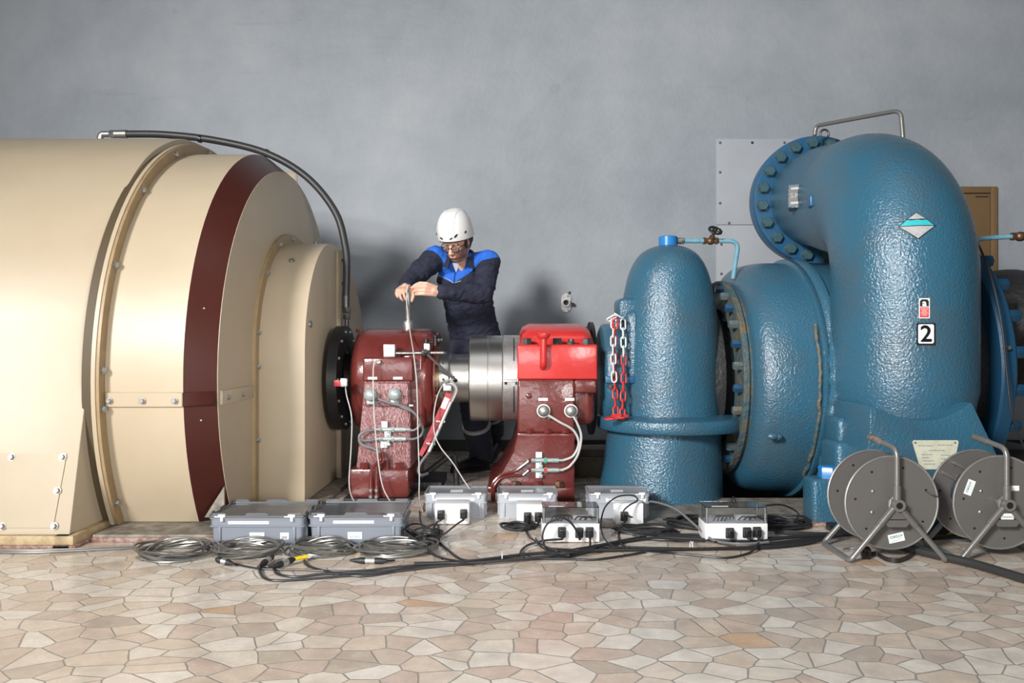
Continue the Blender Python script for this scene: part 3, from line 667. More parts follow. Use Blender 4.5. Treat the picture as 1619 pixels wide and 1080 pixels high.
# red strut with conduit
t = thing('support_strut', 'slanted red flat steel strut with a grey conduit clipped along it', 'strut', P(668, 720, 4.42))
a, b = P(667, 722, 4.40), P(711, 622, 4.46); d = (b-a).normalized(); sd = d.cross(V((0, 1, 0))).normalized()
mb = MB(); mb.prism([a+sd*.022, a-sd*.022, b-sd*.022, b+sd*.022], (0, .02, 0)); mb.prism([a-sd*.022, a-sd*.014, b-sd*.014, b-sd*.022], (0, -.022, 0)); mb.bevel(.002, 1); mb.build('flat_bar', M_strut, t)
m2 = a.lerp(b, .84); mb = MB(); mb.prism([m2+sd*.016-d*.032-V((0, .002, 0)), m2-sd*.013-d*.032-V((0, .002, 0)), m2-sd*.013+d*.032-V((0, .002, 0)), m2+sd*.016+d*.032-V((0, .002, 0))], (0, .003, 0)); mb.build('white_sticker', M_paper, t)
MB().box(b+V((-.012, -.01, .035)), (.045, .03, .04), None, .003).build('sensor_block', M_silverplate, t)
off = V((.028, -.012, 0))
MB().tube([a+d*.03+off, b-d*.03+off], .0105, 12).build('grey_conduit', MATS['pale_fitting'], t)
for k in (.2, .55): MB().box(a.lerp(b, k)+off*.7, (.05, .012, .014), None, .002).build('conduit_clip', M_bolt, t)
for k in range(3):
    o = V((.006*k-.004, -.012+.003*k, 0))
    MB().tube(spline([b+V((-.02, -.02, .05))+o, b+V((.012, -.02, .048+.005*k))+o, b+V((.034, -.015, .02))+o, b-d*.05+off+o]), .0035, 6).build('signal_lead', M_whitecable if k else M_greycable, t)
mb = MB(); mb.tube(spline([a+d*.03+off, a+off+V((-.03, -.01, -.03)), a+off+V((-.045, -.01, -.075)), a+off+V((-.03, 0, -.10)), a+off+V((0, .05, -.10))]), .008, 8); mb.build('conduit_tail', M_greycable, t)
# dark handle bar on the base behind
t = thing('floor_bracket', 'dark bent steel bar standing on the floor behind the left bearing', 'bracket', FL(685, 775))
mb = MB(); mb.tube(fillet([P(664, 756, 4.62), P(719, 714, 4.72), P(722, 768, 4.70)], .05), .017, 10); mb.build('bent_bar', M_darkgrime, t)
MB().bx(-.60, -.40, 4.52, 4.9, 0, .05, .006).build('foot_beam', M_darkgrime, t)
# timber blocks behind the right bearing
for k, (x0, x1, z0, z1, y, lab) in enumerate(((.34, .60, .02, .12, 5.0, 'weathered timber block under the plank behind the right bearing'), (.22, .62, .125, .165, 5.05, 'weathered plank lying on the timber block behind the right bearing'))):
    z0 -= .02 if k == 0 else .005; tag(MB().bx(x0, x1, y, y+.25, z0, z1 if k else .12, .005).build('timber_block' if k == 0 else 'plank', M_wood), lab, 'timber')
# ------------------------------------------------------------------ blue domed vessel
VY = 4.45; VX = .872
bv = thing('turbine_vessel', 'blue bullet shaped turbine vessel with a wide flange round its waist', 'turbine', (.85, VY, 0))
def loftz(rows, seg=72):
    return [[V((cx+r*math.cos(2*PI*i/seg), VY+r*math.sin(2*PI*i/seg), z)) for i in range(seg)] for z, cx, r in rows]
rows = spline([V((.425, .872, .287)), V((.5, .872, .285)), V((.79, .873, .281)), V((1.03, .873, .260)), V((1.18, .873, .233)), V((1.265, .873, .205)), V((1.33, .873, .163)), V((1.365, .873, .115)), V((1.384, .873, .06))], 6)
mb = MB(); mb.loft(loftz([(p.x, p.y, p.z) for p in rows])); bvt = mb.bvh(); mb.build('dome', M_blue, bv, ang=60)
mb = MB(); mb.loft(loftz([(0, .828, .342), (.04, .829, .338), (.2, .840, .324), (.375, .848, .312)])); mb.build('base_cone', M_blue, bv, ang=60)
mb = MB(); mb.loft(loftz([(.366, .878, .385), (.37, .878, .396), (.376, .878, .401), (.428, .878, .401), (.436, .878, .396), (.440, .878, .385), (.452, .876, .30)])); mb.build('flange', M_blue, bv, ang=50)
MB().lathe([(.052, -.03), (.052, .046), (.046, .05)], (.872, VY, 1.387), (0, 0, 1), 32).build('top_cap', M_bluecap, bv)
mb = MB(); mb.lathe([(.26, -.10), (.285, -.09), (.292, -.075), (.292, .0), (.285, .02), (.25, .05), (.235, .30)], (.60, 4.56, .66), (1, 0, 0), 56); mb.build('side_flange', M_blue, bv, ang=50)
mb = MB(); mb.bx(.50, .66, 4.26, 4.34, .625, .665, .006); mb.build('flange_lug', M_blueflat, bv)
for x, z in ((.525, .61), (.56, .66), (.55, .60)): MB().hexa((x, 4.268, z), (0, -1, 0), .014, .018).build('bolt', M_darkbolt if z < .62 else M_brass, bv)
mb = MB(); mb.bx(.575, .70, 4.30, 4.50, .955, 1.085, .022, 3); mb.bx(.60, .72, 4.27, 4.50, .62, 1.03, .06, 5); mb.build('side_boss', M_blue, bv)
MB().hexa((P(976, 507, 4.25).x, 4.272, .965), (0, -1, 0), .020, .045).build('bolt', M_blueflat, bv)
# drain pipe with valve
t = thing('valve_pipe', 'thin pale blue pipe with brass valve leading from the blue dome cap', 'pipe', (1.05, VY, 1.36))
ZP = EYE+(CY-381)/FPX*VY
def Q(px, dz=0, Y=VY): return V(((px-CX)/FPX*Y, Y, ZP+dz))
mb = MB(); mb.cyl(Q(1071), Q(1077), .018); mb.hexa(Q(1076), (1, 0, 0), .021, .02); mb.build('union_nut', M_bolt, t)
MB().cyl(Q(1081), Q(1113), .0125).build('pipe', M_palepipe, t)
mb = MB(); mb.hexa(Q(1112), (1, 0, 0), .021, .014); mb.hexa(Q(1131), (1, 0, 0), .021, .014); mb.sph(Q(1123.5), (.024, .022, .022)); mb.cyl(Q(1112), Q(1136), .014); mb.lathe([(.017, 0), (.015, .03), (.01, .032), (.008, .07)], Q(1124), (.18, -.5, .8), 16); vb = mb.build('valve_body', M_brass, t)
d = V((.18, -.6, .72)).normalized(); u, w = frame(d); c = Q(1124)+d*.07
mb = MB(); mb.tube([c+(u*math.cos(2*PI*k/20)+w*math.sin(2*PI*k/20))*(.033+.003*(k % 2)) for k in range(20)], .0065, 8, True)
for k in range(5): mb.cyl(c, c+(u*math.cos(2*PI*k/5)+w*math.sin(2*PI*k/5))*.032, .004)
mb.sph(c, .011, 10); mb.build('handwheel', M_black, t)
MB().tube(fillet([Q(1136), P(1168, 381, VY), P(1159, 440, VY+.05)], .06, 8), .0125, 12).build('outlet_pipe', M_palepipe, t)
# red and white chain
links = []
mat_w, mat_r = M_chainw, M_chainr
ct = thing('safety_chain', 'red and white plastic chain hanging from a bolt on the blue vessel', 'chain', P(977, 665, 4.12))
def chainlink(c, d, side, m, L=.058, W=.026, r=.0042):
    d = V(d).normalized(); s = V(side); s = (s-d*s.dot(d)).normalized(); pts = []
    h = L/2-W/2
    for k in range(7): a = PI*k/6; pts.append(c + d*(h+W/2*math.sin(a)) + s*(W/2*math.cos(a)))
    for k in range(7): a = PI*k/6; pts.append(c - d*(h+W/2*math.sin(a)) - s*(W/2*math.cos(a)))
    MB().tube(pts, r, 6, True).build('chain_link', m, ct)
def strand(pts, mats, tw=0.0):
    sp = spline(pts, 30); D = [0]
    for a, b in zip(sp, sp[1:]): D.append(D[-1]+(b-a).length)
    pitch = .0475; n = int(D[-1]/pitch); j = 0
    for k in range(n+1):
        s = k*pitch
        while j < len(D)-2 and D[j+1] < s: j += 1
        p = sp[j].lerp(sp[j+1], min(1, (s-D[j])/max(1e-6, D[j+1]-D[j]))); d = sp[j+1]-sp[j]
        side = V((1, .15, 0)) if k % 2 == 0 else V((.25, 1, 0))
        if abs(d.normalized().x) > .8: side = V((0, .3, 1)) if k % 2 else V((0, 1, .2))
        chainlink(p, d, side, mats(k, n))
Yc = 4.225
strand([P(970, 511, Yc), P(969.5, 560, Yc), P(971, 600, Yc)], lambda k, n: mat_w)
strand([P(973, 512, Yc-.02), P(971, 540, Yc+.01), P(972, 600, Yc+.02), P(973.5, 655, Yc-.03)], lambda k, n: mat_r)
strand([P(985, 513, Yc), P(986, 560, Yc), P(986, 600, Yc), P(984, 655, Yc-.03)], lambda k, n: mat_w if k < 4 else mat_r)
strand([P(967, 503, Yc-.005), P(975, 498.5, Yc-.02), P(983, 503, Yc-.005)], lambda k, n: mat_w)
for k, (px, py, a) in enumerate(((965, 660, 0), (972, 661, .5), (979, 660, -.3), (985, 659, .2), (975, 662, -.6))):
    c = P(px, py, 4.14); c.z = .449+.004*k; chainlink(c, (math.cos(a), math.sin(a), .05), (-math.sin(a), math.cos(a), .25), mat_r)

def N3_(x): return noise.noise(V((x, 3.7, 1.3)))
# ------------------------------------------------------------------ spiral casing with elbow inlet
sc_ = thing('spiral_casing', 'massive blue cast spiral casing with bent inlet pipe and number 2 plate', 'turbine casing', (1.7, 4.6, 0))
mb = MB(); o = (0, 4.7, .64)
prof = [(.30, 1.26), (.50, 1.255), (.555, 1.258), (.60, 1.272), (.635, 1.305), (.655, 1.36), (.668, 1.45), (.668, 1.58), (.66, 1.75), (.65, 2.0), (.62, 2.2), (.5, 2.3), (.3, 2.3)]
ps = spline([V((a, b, 0)) for a, b in prof], 4); mb.lathe([(p.x, p.y) for p in ps], o, (1, 0, 0), 88); mb.build('spiral_body', M_blue, sc_, ang=60)
mb = MB(); mb.lathe([(.655, 1.565), (.690, 1.575), (.692, 1.60), (.675, 1.615), (.692, 1.63), (.690, 1.665), (.655, 1.68)], o, (1, 0, 0), 88); mb.build('casing_seam', M_blue, sc_, ang=60)
MB().ring((1.205, 4.7, .64), (1, 0, 0), .40, .565, .03, 72).build('cover_flange', M_bluegrime, sc_)
MB().ring((1.232, 4.7, .64), (1, 0, 0), .42, .545, .05, 72).build('flange_neck', M_bluegrime, sc_)
for k in range(28):
    a = 2*PI*(k+.3)/28; MB().hexa((1.205, 4.7+.530*math.cos(a), .64+.530*math.sin(a)), (-1, 0, 0), .024, .045).build('bolt', M_bluegrime if k % 2 else M_deepshadeblue, sc_)
MB().lathe([(.36, 0), (.42, .02), (.45, .06), (.45, .20), (.35, .22), (.33, .30)], (.95, 4.72, .64), (1, 0, 0), 56).build('shaft_housing', M_darkgrime, sc_)
# elbow: tapered tube from the wall flange, bending down into the spiral
PXC = 1.955; YV = 3.985; YFL = 5.10; ZF = 1.765; RB = .50
cl = []; ZT = ZF-.10
for k in range(9):
    t = k/8; cl.append((V((PXC+.02*(1-t), YFL+.02-(YFL+.02-(YV+RB))*t, ZF-.10*t*t*(3-2*t)*.8-.02*t)), .312+.018*t))
for k in range(1, 17):
    a = PI/2*k/16; cl.append((V((PXC, YV+RB-RB*math.sin(a), ZT-RB+RB*math.cos(a))), .33+.008*k/16))
for k in range(1, 9): cl.append((V((PXC, YV, ZT-RB-(ZT-RB-.62)*k/8)), .338))
for k in range(1, 6):
    a = math.radians(8*k); cl.append((V((PXC, 4.7-(4.7-YV)*math.cos(a), .62-(4.7-YV)*math.sin(a))), .338-.02*k))
mb = MB(); mb.tube([c for c, r in cl], [r for c, r in cl], 72); pipebvh = mb.bvh(); mb.build('inlet_pipe', M_blue, sc_, ang=60)
FX = PXC+.02
MB().lathe([(.30, -.0), (.385, 0), (.41, .006), (.415, .014), (.415, .055), (.405, .06), (.30, .06)], (FX, YFL+.035, ZF), (0, 1, 0), 80).build('inlet_flange', M_blueflat, sc_)
MB().lathe([(.30, 0), (.405, 0), (.410, .005), (.410, .055), (.30, .06)], (FX, YFL+.10, ZF), (0, 1, 0), 80).build('counter_flange', M_blueflat, sc_)
MB().cyl((FX, YFL+.15, ZF), (2.37, YW-.011, 1.965), .27, None, 60).build('wall_pipe', M_blue, sc_)
for k in range(20):
    a = 2*PI*(k+.35)/20; MB().hexa((FX+.365*math.cos(a), YFL+.036, ZF+.365*math.sin(a)), (0, -1, 0), .036, .036, .04).build('bolt', M_fadedbolt, sc_)
MB().tube([V((FX+.05+.028*math.cos(2*PI*k/16), YFL+.06, ZF+.43+.028*math.sin(2*PI*k/16))) for k in range(16)], .007, 8, True).build('lifting_eye', M_darkbolt, sc_)
MB().tube(fillet([P(1288, 214, 4.98), P(1290, 199, 4.98), P(1424, 174, 4.52), P(1429, 235, 4.50)], .05), .0125, 12).build('grab_rail', M_hammertube, sc_)
# saddle support under the pipe
YS = 3.585
def S(px, py): p = P(px, py, YS); return (p.x, p.z)
top = [S(1376, 641), S(1392, 648), S(1414, 657), S(1440, 663), S(1466, 665), S(1492, 661), S(1516, 650), S(1537, 636)]
out = top + [S(1568, 700), S(1596, 760), S(1604, 832), S(1352, 832), S(1362, 760), S(1375, 690)]
out = [(x, max(z, .007)) for x, z in out]
mb = MB(); mb.prism([V((x, YS, z)) for x, z in out], (0, .46, 0)); mb.bevel(.008, 2, 40); mb.build('saddle_support', M_blue, sc_)
mb = MB(); x0, x1 = P(1273, 0, 3.66).x, P(1345, 0, 3.66).x
x0 = P(1285, 0, 3.66).x; mb.bx(x0, x1, 3.66, 3.80, .006, .215, .022, 4); mb.build('foot_block', M_blue, sc_)
mb = MB(); mb.bx(P(1328, 0, 3.75).x, P(1385, 0, 3.75).x, 3.79, 4.0, .02, .37, .03, 4); mb.build('foot_web', M_blue, sc_)
c = P(1310, 757, 3.73); c.z = .213
MB().hexa(c, (0, 0, 1), .046, .055).build('anchor_nut', M_bluecap, sc_)
mb = MB(); mb.bx(x0-.01, x1+.05, 3.635, 3.68, .006, .02, .003); mb.build('foot_shim', M_redlead, sc_)
# casting lump and small weld crust on the casing
mb = MB(); mb.sph(P(1222, 690, 4.06), (.03, .015, .018), 10); mb.sph(P(1231, 691, 4.065), (.02, .014, .016), 10); mb.build('casting_lump', M_blue, sc_)
mb = MB(); mb.bx(P(1320, 0, 3.9).x, P(1345, 0, 3.9).x, 3.86, 4.05, .30, .48, .03, 4); mb.build('casting_boss', M_blue, sc_)
mb = MB(); pts = []; rr = []
for k in range(60):
    a = math.radians(-48+74*k/59); pts.append(V((1.556+.010*N3_(k*.31), 4.7-.676*math.cos(a), .64+.676*math.sin(a)))); rr.append(.009+.007*abs(N3_(k*.83+5)))
mb.tube(pts, rr, 7); mb.build('seam_crust', M_bluegrime, sc_)
mb = MB(); pts = []; rr = []
for k in range(40):
    a = math.radians(-40+62*k/39); pts.append(V((1.622+.012*N3_(k*.4+9), 4.7-.694*math.cos(a), .64+.694*math.sin(a)))); rr.append((.026+.012*N3_(k*.5))*min(1, .25+(39-k)*.12))
mb.tube(pts, rr, 9); mb.build('seam_crust', M_blue, sc_)
# signs on the pipe, lying on its surface
def hit(px, py):
    d = (P(px, py, 1.0)-V((0, 0, EYE))).normalized(); loc, n, i, dist = pipebvh.ray_cast(V((0, 0, EYE)), d)
    if n.dot(d) > 0: n = -n
    return loc, n
def axes(n):
    w = V((0, 0, 1)); w = (w-n*w.dot(n)).normalized(); u = w.cross(n).normalized(); return u, w
def decal(mb, c, u, w, n, poly, off, t=.0015):          # polygon draped on the pipe
    inner = []
    vs = []; m = len(poly)
    cx = sum(p[0] for p in poly)/m; cy = sum(p[1] for p in poly)/m
    N = 5; rings = []
    dense = []
    for i in range(m):
        a, b = poly[i], poly[(i+1) % m]
        for k in range(6): dense.append((a[0]+(b[0]-a[0])*k/6, a[1]+(b[1]-a[1])*k/6))
    def drape(a, b, o):
        p = c+u*a+w*b+n*.1; loc, nn, i, d = pipebvh.ray_cast(p, -n)
        if loc is None: return p-n*.1+n*o
        if nn.dot(n) < 0: nn = -nn
        return loc+nn*o
    for s in (1, .8, .6, .4, .2, .02): rings.append([drape(cx+(a-cx)*s, cy+(b-cy)*s, off) for a, b in dense])
    rings.insert(0, [drape(a, b, off-t) for a, b in dense])
    mb.loft(rings, cap=True); return mb
c, n = hit(1450, 357); u, w = axes(n); H, W = .068, .080
em = decal(MB(), c, u, w, n, [(-W, 0), (0, -H), (W, 0), (0, H)], .003).build('diamond_emblem', M_black, sc_)
k = .93; decal(MB(), c, u, w, n, [(-W*k*.97, -.003), (0, -H*k), (W*k*.97, -.003)], .0045).build('emblem_lower', M_diamondgrey, em)
decal(MB(), c, u, w, n, [(-W*k*.97, .001), (W*k*.97, .001), (W*k*.55, .029), (W*.3, .026), (0, .029), (-W*.3, .026), (-W*k*.55, .029)], .0045).build('emblem_band', M_diamondteal, em)
decal(MB(), c, u, w, n, [(-W*k*.50, .033), (W*k*.50, .033), (0, H*k)], .0045).build('emblem_top', M_diamondgrey, em)
c, n = hit(1463, 528); u, w = axes(n)
npl = flat(MB(), c, u, w, rect(.080, .100), .004, .004).build('number_plate', M_black, sc_)
flat(MB(), c, u, w, [(-.030, -.044), (.030, -.044), (.030, -.042), (.034, -.038), (.034, .038), (.030, .044), (-.030, .044), (-.034, .038), (-.034, -.038)], .0012, .008).build('plate_face', M_white, npl)
addtext(MB(), '2', .105, c+n*.0092-w*.003, u, w, .001, .0022).build('plate_digit', M_black, npl)
c, n = hit(1461, 487.5); u, w = axes(n)
ws = flat(MB(), c, u, w, rect(.046, .092), .001, .0035).build('warning_sticker', M_paper, sc_)
flat(MB(), c, u, w, [(-.019, .008), (.019, .008), (.019, .032), (.012, .041), (-.012, .041), (-.019, .032)], .0006, .0046).build('sticker_symbol_ground', M_black, ws)
addtext(MB(), 'a', .042, c+n*.0054+w*.0235, u, w, .0005, .0016).build('sticker_letter', M_paper, ws)
flat(MB(), c, u, w, [(-.019, -.042), (.019, -.042), (.019, .005), (-.019, .005)], .0006, .0046).build('sticker_red_field', M_redsign, ws)
mb = MB()
for k in range(6): flat(mb, c+w*(-.001-.0062*k), u, w, rect(.030-.004*(k % 3), .0016), .0004, .0054)
mb.build('sticker_text_line', M_paper, ws)
c, n = hit(1259, 311); n = V((-.42, -.90, .10)).normalized(); u, w = axes(n); c = c+n*.022
mb = MB(); mb.box(c-n*.0435, (.09, .085, .14), Matrix((u, -n, w)).transposed(), .006); mb.build('plate_boss', M_blue, sc_)
bp_ = flat(MB(), c, u, w, rect(.078, .125), .003, .0).build('maker_plate', M_black, sc_)
addtext(MB(), 'S.M.', .036, c+n*.0034, u, w, .0006, .0008).build('maker_letters', MATS['grey_emblem_enamel'] if 'grey_emblem_enamel' in MATS else M_paper, bp_)
mb = MB()
for k in (-1, 1): flat(mb, c+w*(.042*k), u, w, rect(.055, .012), .0006, .0034)
mb.build('maker_lines', MATS['grey_emblem_enamel'], bp_)
c, n = hit(1282, 318); u, w = axes(n)
mb = MB(); mb.box(c-n*.0, (.03, .05, .07), None, .012, 3); mb.build('pipe_lug', M_blueflat, sc_)
# inspection plate on the saddle
u, w = V((1, 0, 0)), V((0, 0, 1)); c = P(1479, 719, YS-.001)
def pl(px, py): p = P(px, py, YS); return (p.x-c.x, p.z-c.z)
dp = flat(MB(), c, u, w, [pl(1455, 742), pl(1506, 742), pl(1515, 699), pl(1513, 696), pl(1444, 696), pl(1442, 699)], .003).build('data_plate', M_plate, sc_)
mb = MB()
for k, (x, y, l) in enumerate(((1452, 704, 22), (1482, 703, 24), (1468, 711.5, 26), (1457, 718, 16), (1457, 723, 10), (1459, 728, 16), (1460, 733, 18), (1487, 719, 14), (1488, 725, 12), (1486, 731, 14))):
    a, b = pl(x, y), pl(x+l, y+1.3)
    x = a[0]
    while x < b[0]:
        wd = R.uniform(.004, .012); flat(mb, c, u, w, [(x, b[1]), (min(x+wd, b[0]), b[1]), (min(x+wd, b[0]), a[1]), (x, a[1])], .0005, .003); x += wd+.003
mb.build('plate_text_line', M_ink, dp)
for px, py in ((1447, 700), (1510, 700)): MB().lathe([(.005, 0), (.003, .004)], P(px, py, YS-.004), (0, -1, 0), 10).build('rivet', M_bolt, dp)

# ------------------------------------------------------------------ far flange on the right of the casing
fc = thing('flanged_cover', 'bolted round cover, its blue darkened for shade, at the right edge behind the casing', 'cover', (2.4, 4.7, 0))
MB().lathe([(.30, 2.30), (.62, 2.305), (.66, 2.33), (.66, 2.46), (.3, 2.47)], (0, 4.75, .70), (1, 0, 0), 64).build('cover_body', M_darkgrime, fc)
MB().lathe([(.5, 2.45), (.765, 2.45), (.775, 2.46), (.775, 2.52), (.765, 2.53), (.5, 2.53)], (0, 4.75, .70), (1, 0, 0), 80).build('bolt_flange', M_deepshadeblue, fc)
for k in range(24):
    a = 2*PI*(k+.5)/24; MB().hexa((2.53, 4.75+.735*math.cos(a), .70+.735*math.sin(a)), (1, 0, 0), .034, .06).build('bolt', M_deepshadeblue, fc)
MB().hexa((2.47, 4.75-.775*math.cos(.15), .70+.775*math.sin(.15)), (0, -1, .1), .012, .03, .014).build('grease_nipple', M_bolt, fc)
MB().sph((2.95, 4.75, .92), .36, 28).build('end_dome', M_darkgrime, fc)
MB().lathe([(.30, 0), (.26, .06), (.16, .10), (.16, .25)], (2.53, 4.75, .8), (1, 0, 0), 40).build('shaft_neck', M_darkgrime, fc)
mb = MB(); mb.bx(2.35, 3.0, 4.45, 5.05, 0, .25, .02); mb.build('cover_foot', M_darkgrime, fc)
# second thin pipe with valve top right
t = thing('valve_pipe', 'thin pale pipe with brass valve above the dark flange at right edge', 'pipe', (2.8, 4.5, 1.4))
YP2 = 4.55
MB().tube(fillet([P(1534, 420, YP2), P(1537, 378, YP2), P(1600, 374, YP2)], .08, 8), .0135, 12).build('pipe', M_palepipe, t)
mb = MB(); mb.hexa(P(1599, 374, YP2), (1, 0, 0), .024, .025); mb.sph(P(1613, 374, YP2), (.033, .028, .028)); mb.hexa(P(1622, 374, YP2), (1, 0, 0), .024, .02); mb.build('valve_body', M_brass, t)
t = thing('sensor_lead', 'thin black lead looping down over the dark blue cover from a small plug', 'cable', (2.4, 4.0, .3))
mb = MB(); mb.lathe([(.012, 0), (.014, .02), (.013, .06), (.006, .10)], P(1533, 383, 4.2), (0, 0, 1), 12); mb.build('plug', M_black, t)
MB().lathe([(.006, 0), (.006, .05)], P(1533, 395, 4.2), (0, 0, 1), 10).build('plug_pin', M_bolt, t)
run('lead', [P(1533, 364, 4.2), P(1537, 368, 4.19), P(1555, 405, 4.05), P(1572, 455, 3.95), P(1585, 520, 3.9), P(1592, 590, 3.88), P(1600, 655, 3.86), P(1612, 690, 3.86), P(1640, 760, 3.86)], .0055, M_cable, t)
# ------------------------------------------------------------------ plastic crates
def hydro_label(o, u, w, wd, ht, parent, nm='maker_label'):
    n = V(u).normalized().cross(V(w).normalized()); o = V(o)
    l = flat(MB(), o, u, w, rect(wd, ht), .0008).build(nm, M_paper, parent)
    addtext(MB(), 'HYDRO', ht*.42, o - V(w).normalized()*ht*.18, u, w, .0012, .0003).build('label_lettering', M_teal, l)
    mb = MB(); U, W = V(u).normalized(), V(w).normalized()
    pts = [o+U*(wd*a)+W*(ht*b)+n*.0014 for a, b in ((-.34, .12), (-.15, .17), (.0, .25), (.15, .27), (.34, .38))]
    mb.tube(spline(pts, 4), ht*.016, 5); mb.build('label_swoosh', M_green, l)
    return l
def strip_label(o, wd, ht, parent, rows=1):
    l = flat(MB(), o, (1, 0, 0), (0, 0, 1), rect(wd, ht), .0008).build('address_strip', M_paper, parent)
    mb = MB()
    for r in range(rows):
        x = -wd*.44
        z = (r-(rows-1)/2)*ht*.5
        while x < wd*.44:
            l2 = R.uniform(.004, .012); flat(mb, V(o)+V((0, -.0009, 0)), (1, 0, 0), (0, 0, 1), [(x, z-ht*.09), (x+l2, z-ht*.09), (x+l2, z+ht*.09), (x, z+ht*.09)], .0003); x += l2+.003
    mb.build('strip_text', M_ink, l); return l
def crate(label, group, w, d, h, small=False):
    t = thing('storage_crate', label, 'crate', (0, 0, 0), group, True)
    m = M_smallcrate if small else M_crate
    hf = .60*h
    def rr(wd, dp, z, r=.018, n=4):
        out = []
        for cx, cy, a0 in ((wd/2-r, dp/2-r, 0), (-wd/2+r, dp/2-r, PI/2), (-wd/2+r, -dp/2+r, PI), (wd/2-r, -dp/2+r, 1.5*PI)):
            for k in range(n+1): a = a0+PI/2*k/n; out.append(V((cx+r*math.cos(a), d/2+cy+r*math.sin(a), z)))
        return out
    mb = MB()
    mb.loft([rr(w*.925, d*.925, .004), rr(w*.93, d*.93, .0), rr(w*.945, d*.945, hf), rr(w*.995, d*.995, hf), rr(w*.995, d*.995, hf+.005), rr(w*.965, d*.965, hf+.006), rr(w*.97, d*.97, h*.855), rr(w*.995, d*.995, h*.86), rr(w*.995, d*.995, h*.895), rr(w*.9, d*.9, h*.895)])
    y0 = d/2-d*.4725
    for s in (-1, 1):
        mb.bx(s*w*.385-.005, s*w*.385+.005, y0-.006, y0+.02, .01, hf, .001)
        mb.bx(s*w*.4725-.004 if s > 0 else s*w*.4725-.004, s*w*.4725+.006, d*.2, d*.23, .01, hf); mb.bx(s*w*.4725-.005, s*w*.4725+.005, d*.77, d*.80, .01, hf)
    mb.build('crate_body', m, t)
    lm = M_cratelid if not small else MATS['smoky_lid']
    mb = MB(); z = h*.895
    mb.loft([rr(w, d, z), rr(w*1.005, d*1.005, z+.004), rr(w*1.0, d*1.0, z+.010), rr(w*.965, d*.965, z+.011), rr(w*.96, d*.96, z+.005), rr(w*.955, d*.955, z+.0048)])
    lid = mb.build('crate_lid', lm, t)
    mb = MB(); th = .0035
    if not small:
        for y in (.004, d-.004-th):
            for a, b in ((-.46, -.30), (-.13, .13), (.30, .46)):
                mb.prism([V((w*a, y, z+.009)), V((w*b, y, z+.009)), V((w*b-(.012 if b < .4 else 0), y, z+.021)), V((w*a+(.012 if a > -.4 else 0), y, z+.021))], (0, th, 0))
        for x in (-w/2+.004, w/2-.004-th):
            for a, b in ((.06, .22), (.38, .62), (.78, .94)):
                mb.prism([V((x, d*a, z+.009)), V((x, d*b, z+.009)), V((x, d*b-.01, z+.021)), V((x, d*a+.01, z+.021))], (th, 0, 0))
        mb.bx(-w/2+.004, w/2-.004, .004, .007, z+.008, z+.011); mb.bx(-w/2+.004, w/2-.004, d-.007, d-.004, z+.008, z+.011); mb.bx(-w/2+.004, -w/2+.0075, .004, d-.004, z+.008, z+.011); mb.bx(w/2-.0075, w/2-.004, .004, d-.004, z+.008, z+.011)
        mb.build('lid_rim_tabs', M_cratelid, lid)
    else:
        mb.bx(-w*.48, w*.48, .004, .008, z+.009, z+.014); mb.bx(-w*.48, w*.48, d-.008, d-.004, z+.009, z+.014); mb.build('lid_rim_tabs', M_cratelid, lid)
        MB().bx(-.03, .03, d*.42, d*.58, z+.0052, z+.0062).build('lid_label', M_paper, lid)
    for s in (-1, 1):
        x = s*w*.36; mb = MB()
        mb.bx(x-.014, x+.016, -.006, .006, z+.004, z+.016, .002); mb.bx(x-.030, x-.010, -.003, .005, z+.004, z+.009, .001); mb.bx(x-.004, x+.008, -.007, .0, z-.012, z+.006, .001)
        mb.build('latch', M_white, lid)
    return t, y0
mat('smoky_lid', (.30, .31, .33), .16)
def place(t, px, py, rz=0.0):
    t.location = FL(px, py); t.rotation_euler = (0, 0, rz)
GC = 'large grey plastic crates in front of the machines'
t1, y0 = crate('closed blue grey crate with barcode label, in front of the cream bearing cover', GC, .405, .30, .125)
hydro_label((.0, y0-.001, .036), (1, 0, 0), (0, 0, 1), .062, .030, t1)
strip_label((-.035, .005, .093), .17, .012, t1)
l = flat(MB(), (.115, y0-.001, .036), (1, 0, 0), (0, 0, 1), rect(.036, .028), .0008).build('barcode_label', M_paper, t1)
mb = MB()
for k in range(12): flat(mb, (.115-.011+.002*k, y0-.0019, .031), (1, 0, 0), (0, 0, 1), rect(.0012 if k % 3 else .0017, .012), .0003)
mb.build('barcode_bars', M_ink, l)
place(t1, 405.5, 862)
t2, y0 = crate('closed blue grey crate without barcode, in front of the left maroon bearing', GC, .405, .30, .125)
hydro_label((-.005, y0-.001, .036), (1, 0, 0), (0, 0, 1), .060, .029, t2); strip_label((-.01, .005, .093), .17, .012, t2)
place(t2, 562.5, 861, .02)
GS = 'small pale crates on the floor along the machines'
s1, _ = crate('small pale grey crate with smoky lid, beside the left bearing and its white cables', GS, .302, .205, .122, True)
strip_label((-.01, .004, .092), .20, .012, s1); place(s1, 720, 820)
s2, _ = crate('small pale grey crate with smoky lid, in front of the red capped bearing', GS, .295, .205, .122, True)
strip_label((.0, .004, .092), .18, .012, s2); place(s2, 834, 820)
s3, _ = crate('small pale grey crate with smoky lid, in front of the blue domed vessel', GS, .296, .205, .128, True)
strip_label((.03, .004, .096), .19, .02, s3, 2); place(s3, 979.5, 822)
